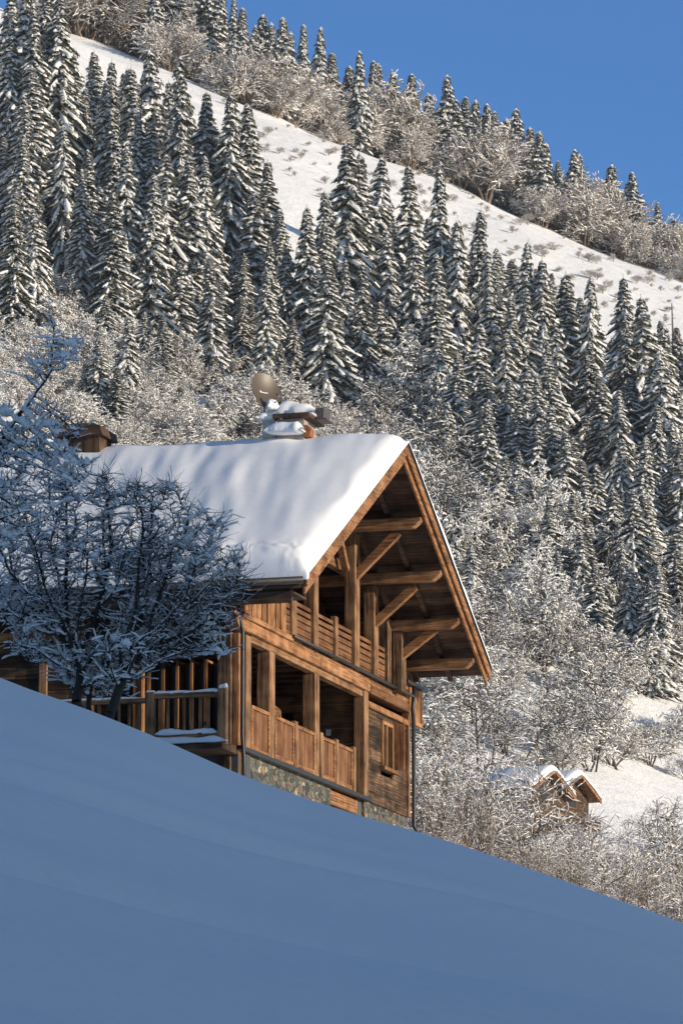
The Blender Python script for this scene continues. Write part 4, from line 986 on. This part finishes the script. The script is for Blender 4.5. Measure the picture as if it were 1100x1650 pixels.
# ------------------------------------------------------------------ the two small far chalets
def small_house(px, py, apex_h, half, length, label, eaves=0.6):
    gnd = ground_at_px(px, py); az = math.radians(26.6)
    r = empty('small_chalet', gnd, math.pi / 2 - az, label, 'chalet', 'small snow-covered chalets down the slope')
    s = 0.44; top = apex_h; el = top - s * half
    def rzz(u): return top - s * abs(u)
    b = MB(); b.prism([(-half + eaves, -3), (half - eaves, -3), (half - eaves, rzz(half - eaves) - .25), (0, top - .25), (-half + eaves, rzz(half - eaves) - .25)], 'y', 0.9, length - 0.5)
    b.build('wall', M['olx'], r)
    def cv(t0, t1, y0, y1):
        pts = [(-half, rzz(half) - t0), (0, top - t0), (half, rzz(half) - t0), (half, rzz(half) - t1), (0, top - t1), (-half, rzz(half) - t1)]
        mb = MB(); vs = [(p[0], y0, p[1]) for p in pts] + [(p[0], y1, p[1]) for p in pts]
        mb.add(vs, [(0, 1, 4, 5), (1, 2, 3, 4), (6, 11, 10, 7), (7, 10, 9, 8)] + [(i, (i + 1) % 6, 6 + (i + 1) % 6, 6 + i)[::-1] for i in range(6)]); return mb
    rf_ = cv(0.02, 0.2, 0, length).build('roof', M['bry'], r)
    cv(0.0, 0.32, -0.1, -0.005).build('rake_board', M['orx'], rf_)
    V = []; Q = []; ys = [-0.12, 0.0, 0.2, 0.6, 1.5, 3, length - 0.5, length]; xs = list(np.linspace(-half - .1, half + .1, 25))
    for y in ys:
        for x in xs:
            e = min(1, (min(y - ys[0], ys[-1] - y)) / 0.35); e2 = min(1, (half + .1 - abs(x)) / 0.4)
            V.append((x, y, top - s * (math.sqrt(x * x + .3) - .2) + 0.02 + 0.5 * math.sqrt(1 - (1 - e) ** 2) * math.sqrt(1 - (1 - e2) ** 2) + 0.08 * noise.noise(Vector((x * .5, y * .5, half)))))
    n = len(xs); Q = [(j * n + i, j * n + i + 1, (j + 1) * n + i + 1, (j + 1) * n + i) for j in range(len(ys) - 1) for i in range(n - 1)]
    link('roof_snow', mesh_np('roof_snow', np.array(V), np.array(Q), [M['snow']], smooth=True), rf_)
    w = MB().box(-0.9, -0.05, 0.84, 0.92, top - 3.0, top - 1.9).box(0.05, 0.9, 0.84, 0.92, top - 3.0, top - 1.9).build('window', M['orz'], r)
    MB().box(-0.8, -0.12, 0.82, 0.84, top - 2.9, top - 2.0).box(0.12, 0.8, 0.82, 0.84, top - 2.9, top - 2.0).build('pane', M['glass'], w)
    bl = MB()
    for k in range(3): bl.box(-half + .7, half - .7, -0.3, -0.24, top - 4.4 + k * .28, top - 4.4 + k * .28 + .2)
    bl.box(-half + .6, half - .6, -0.3, 0.9, top - 4.7, top - 4.55); bl.build('balcony', M['olx'], r)
small_house(893, 1345, 5.6, 4.75, 6.0, 'nearer small chalet with orange gable boards and a snowy roof, behind the bare bushes')
small_house(936, 1337, 4.9, 4.3, 6.0, 'small chalet with a steep snowy gable just right of and behind the other small chalet')

# ------------------------------------------------------------------ the shaded fruit trees in front of the chalet (space colonisation)
def fruit_tree(seed, base, lobes, n_att, step, kill, infl, trunk_top, r_tip, label, snow=(0.05, 0.10), twig_n=1.6, pil=60, name='fruit_tree', up_shoots=0.3):
    rg = np.random.default_rng(seed); A = []
    for (c, rad, w) in lobes:
        m = int(n_att * w); u = rg.normal(size=(m, 3)); u /= np.linalg.norm(u, axis=1, keepdims=True); A.append(np.array(c) + u * (rg.random((m, 1)) ** (0.42)) * np.array(rad))
    A = np.concatenate(A); nodes = [np.array(base, float)]; par = [-1]
    tp = [np.array(p, float) for p in trunk_top]; cur = nodes[0]
    for p in tp:
        L = np.linalg.norm(p - cur); k = max(1, int(L / step))
        for i in range(1, k + 1): par.append(len(nodes) - 1); nodes.append(cur + (p - cur) * i / k + rg.normal(size=3) * 0.012)
        cur = p
    Nn = np.array(nodes); alive = np.ones(len(A), bool); near = np.full(len(A), 1e9); ni = np.zeros(len(A), int)
    d = np.linalg.norm(A[:, None] - Nn[None], axis=2); ni = d.argmin(1); near = d.min(1)
    NL = list(nodes)
    for it in range(160):
        act = alive & (near < infl)
        if not act.any(): break
        idx = np.where(act)[0]; dirs = {}
        U = A[idx] - np.array(NL)[ni[idx]]; U /= np.linalg.norm(U, axis=1, keepdims=True) + 1e-9
        uq, inv = np.unique(ni[idx], return_inverse=True); acc = np.zeros((len(uq), 3)); np.add.at(acc, inv, U)
        acc += rg.normal(size=acc.shape) * 0.25; acc /= np.linalg.norm(acc, axis=1, keepdims=True) + 1e-9
        b = len(NL)
        for q, v in zip(uq, acc): NL.append(NL[q] + v * step); par.append(int(q))
        new = np.array(NL[b:]); d = np.linalg.norm(A[:, None] - new[None], axis=2); dm = d.min(1); di = d.argmin(1) + b
        upd = dm < near; near[upd] = dm[upd]; ni[upd] = di[upd]; alive &= near > kill
        if len(NL) > 9000: break
    NL = np.array(NL); par = np.array(par); n = len(NL); w = np.zeros(n); kids = np.zeros(n, int)
    for i in range(n - 1, 0, -1):
        if kids[i] == 0: w[i] = 1.0
        w[par[i]] += w[i]; kids[par[i]] += 1
    r = r_tip * np.power(np.maximum(w, 1), 0.40)
    i = np.arange(1, n); P0 = NL[par[i]]; P1 = NL[i]; R0 = np.minimum(r[par[i]], r[i] * 1.5); R1 = r[i]
    # extra fine twigs
    thin = np.where(w[1:] < 14)[0] + 1; k = int(len(thin) * twig_n); src = rg.choice(thin, k); 
    dd = rg.normal(size=(k, 3)); dd[:, 2] = np.abs(dd[:, 2]) * 0.55 + up_shoots; dd /= np.linalg.norm(dd, axis=1, keepdims=True)
    Lt = rg.uniform(0.10, 0.50, (k, 1)) / 3; T0 = NL[src]; Ta = T0 + dd * Lt; d2 = dd + rg.normal(size=(k, 3)) * .4; Tb = Ta + d2 * Lt; d3 = d2 + rg.normal(size=(k, 3)) * .4; Tc = Tb + d3 * Lt
    tw0 = np.concatenate([T0, Ta, Tb]); tw1 = np.concatenate([Ta, Tb, Tc]); tr0 = np.concatenate([np.full(k, q) * r_tip for q in (.75, .6, .45)]); tr1 = np.concatenate([np.full(k, q) * r_tip for q in (.6, .45, .25)])
    root = empty(name, tuple(base), 0, label, 'tree'); rel = np.array(base)
    big = R1 > r_tip * 3.2
    v, f = tubes_np(P0[big] - rel, P1[big] - rel, R0[big], R1[big], 8); link('trunk', mesh_np('trunk', v, f, [M['bark_near']], smooth=True), root)
    v1, f1 = tubes_np(P0[~big] - rel, P1[~big] - rel, R0[~big], R1[~big], 5); v2, f2 = tubes_np(tw0 - rel, tw1 - rel, tr0, tr1, 3)
    V, Q, MI = merge([(v1, f1, 0), (v2, f2, 0)]); link('crown', mesh_np('crown', V, Q, [M['bark_near']], MI, smooth=True), root)
    # snow pads on top of everything that is not upright
    S0 = np.concatenate([P0, tw0]); S1 = np.concatenate([P1, tw1]); SR = np.concatenate([R1, tr0]); D = S1 - S0; L = np.linalg.norm(D, axis=1); st_ = np.abs(D[:, 2]) / (L + 1e-9)
    main = np.arange(len(S0)) < len(P0)
    keep = (st_ < 0.9) & (rg.random(len(S0)) < np.where(main, 0.80, 0.42)) & (SR < 0.2)
    clump = np.array([noise.noise(Vector(tuple(p * 0.9)) + Vector((seed * 3.7, 0, 0))) for p in S0])
    W = (snow[0] + (snow[1] - snow[0]) * rg.random(len(S0)) ** 1.5) * (1.15 - 0.6 * st_) * np.clip(0.85 + clump * 1.3, 0.35, 1.7) + SR * 0.6
    W = np.where(main, W, W * 0.5)
    v, f = blobs_np(S0[keep] + np.array([0, 0, 1]) * SR[keep][:, None] * .5 - rel, S1[keep] + np.array([0, 0, 1]) * SR[keep][:, None] * .5 - rel, W[keep], W[keep] * 0.8, 5, prof=(0.55, 1.0, 1.0, 0.6), rg=rg)
    # a few heavy pillows
    big2 = np.where(keep & main & (clump > 0.12) & (st_ < 0.6))[0]; big2 = big2[S0[big2][:, 2] > base[2] + 1.2]; big2 = rg.choice(big2, min(len(big2), pil), replace=False)
    v3, f3 = blobs_np(S0[big2] - rel - D[big2] * .3, S1[big2] - rel + D[big2] * .3, W[big2] * 1.5 + 0.02, W[big2] * 1.05, 8, rg=rg)
    V, Q, MI = merge([(v, f, 0), (v3, f3, 0)]); link('snow', mesh_np('snow', V, Q, [M['snow_twig']], MI, smooth=True), root)
    return root
def at(px, py, Y): return np.array([(px - CX) * Y / F, Y, (HZ - py) * Y / F])
def lobe(px, py, Y, rx, ry, rd, w): return (at(px, py, Y), (rx * Y / F, rd, ry * Y / F), w)
b1 = at(122, 1150, 86.0); b2 = at(172, 1175, 85.5)
fruit_tree(3, b1, [lobe(45, 870, 86, 95, 70, 1.6, .14), lobe(165, 915, 86, 100, 60, 1.5, .16), lobe(25, 975, 86.3, 90, 45, 1.5, .13), lobe(160, 800, 86.5, 55, 50, 1.2, .07), lobe(95, 1005, 86, 90, 40, 1.1, .12), lobe(135, 1065, 86, 75, 32, .9, .10), lobe(90, 780, 86.5, 45, 35, 1, .04), lobe(60, 1055, 86, 55, 22, .8, .04), lobe(215, 985, 86, 60, 40, .9, .09), lobe(150, 1105, 86, 40, 16, .6, .03)], 1200, 0.10, 0.19, 1.2,
           [at(120, 1130, 86)], 0.0105, 'upright dark-trunked leafless tree in shade before the chalet side wall', snow=(0.018, 0.055), twig_n=3.4, up_shoots=0.05)
fruit_tree(4, b2, [lobe(250, 900, 85.5, 90, 70, 1.5, .17), lobe(325, 925, 85.5, 75, 55, 1.3, .15), lobe(215, 815, 85.5, 40, 45, 1.0, .04), lobe(290, 1000, 85.5, 105, 38, 1.2, .21), lobe(215, 1055, 85.5, 80, 30, 1.2, .12), lobe(335, 855, 85.5, 35, 40, .9, .03), lobe(315, 1055, 85.5, 65, 22, .8, .10), lobe(378, 950, 85.5, 32, 28, .7, .04), lobe(270, 810, 85.5, 30, 45, .7, .03), lobe(200, 1095, 85.5, 45, 18, .6, .04)], 1250, 0.10, 0.19, 1.2,
           [at(176, 1155, 85.5)], 0.0105, 'slanting leafless tree with twigs reaching in front of the chalet roof', snow=(0.016, 0.050), twig_n=3.6, up_shoots=0.2)
fruit_tree(8, at(142, 1165, 86.6), [lobe(125, 1085, 86.6, 45, 40, .7, .4), lobe(175, 1110, 86.6, 45, 28, .6, .3), lobe(70, 1060, 86.6, 50, 25, .6, .3)], 520, 0.09, 0.15, 1.0,
           [at(140, 1135, 86.6)], 0.010, 'low tangled sapling between the two leafless trees, hugging the shaded slope', snow=(0.03, 0.085), twig_n=2.6, up_shoots=0.0, pil=14)
fruit_tree(6, at(-90, 1050, 80), [lobe(25, 740, 80, 60, 45, 1.0, .20), lobe(85, 690, 80, 50, 35, .8, .12), lobe(95, 565, 80, 45, 28, .5, .06), lobe(45, 592, 80, 28, 24, .4, .03), lobe(75, 520, 80, 14, 30, .3, .02), lobe(-60, 800, 80, 110, 160, 1.5, .25), lobe(15, 830, 80, 70, 50, 1.2, .17), lobe(110, 760, 80, 40, 30, .7, .06)], 1000, 0.11, 0.19, 1.2,
           [at(-80, 950, 80), at(-60, 850, 80), at(-20, 730, 80), at(14, 672, 80), at(45, 630, 80), at(72, 588, 80), at(76, 510, 80)], 0.009, 'leafless tree leaning in from the left edge, fattest snow on its boughs', snow=(0.02, 0.07), twig_n=2.2, pil=70)

# ------------------------------------------------------------------ thin winter air between the viewer and the mountain
hz_m = bpy.data.materials.new('thin_air'); hz_m.use_nodes = True; hn = hz_m.node_tree.nodes; hn.clear()
ho = hn.new('ShaderNodeOutputMaterial'); hv = hn.new('ShaderNodeVolumePrincipled'); hv.inputs['Density'].default_value = 0.00007
hv.inputs['Color'].default_value = (0.80, 0.88, 1.0, 1); hv.inputs['Anisotropy'].default_value = 0.2
hz_m.node_tree.links.new(hv.outputs[0], ho.inputs['Volume'])
hb = MB().box(-420, 420, -330, 1310, -75, 480).build('haze', hz_m); hb['kind'] = 'stuff'
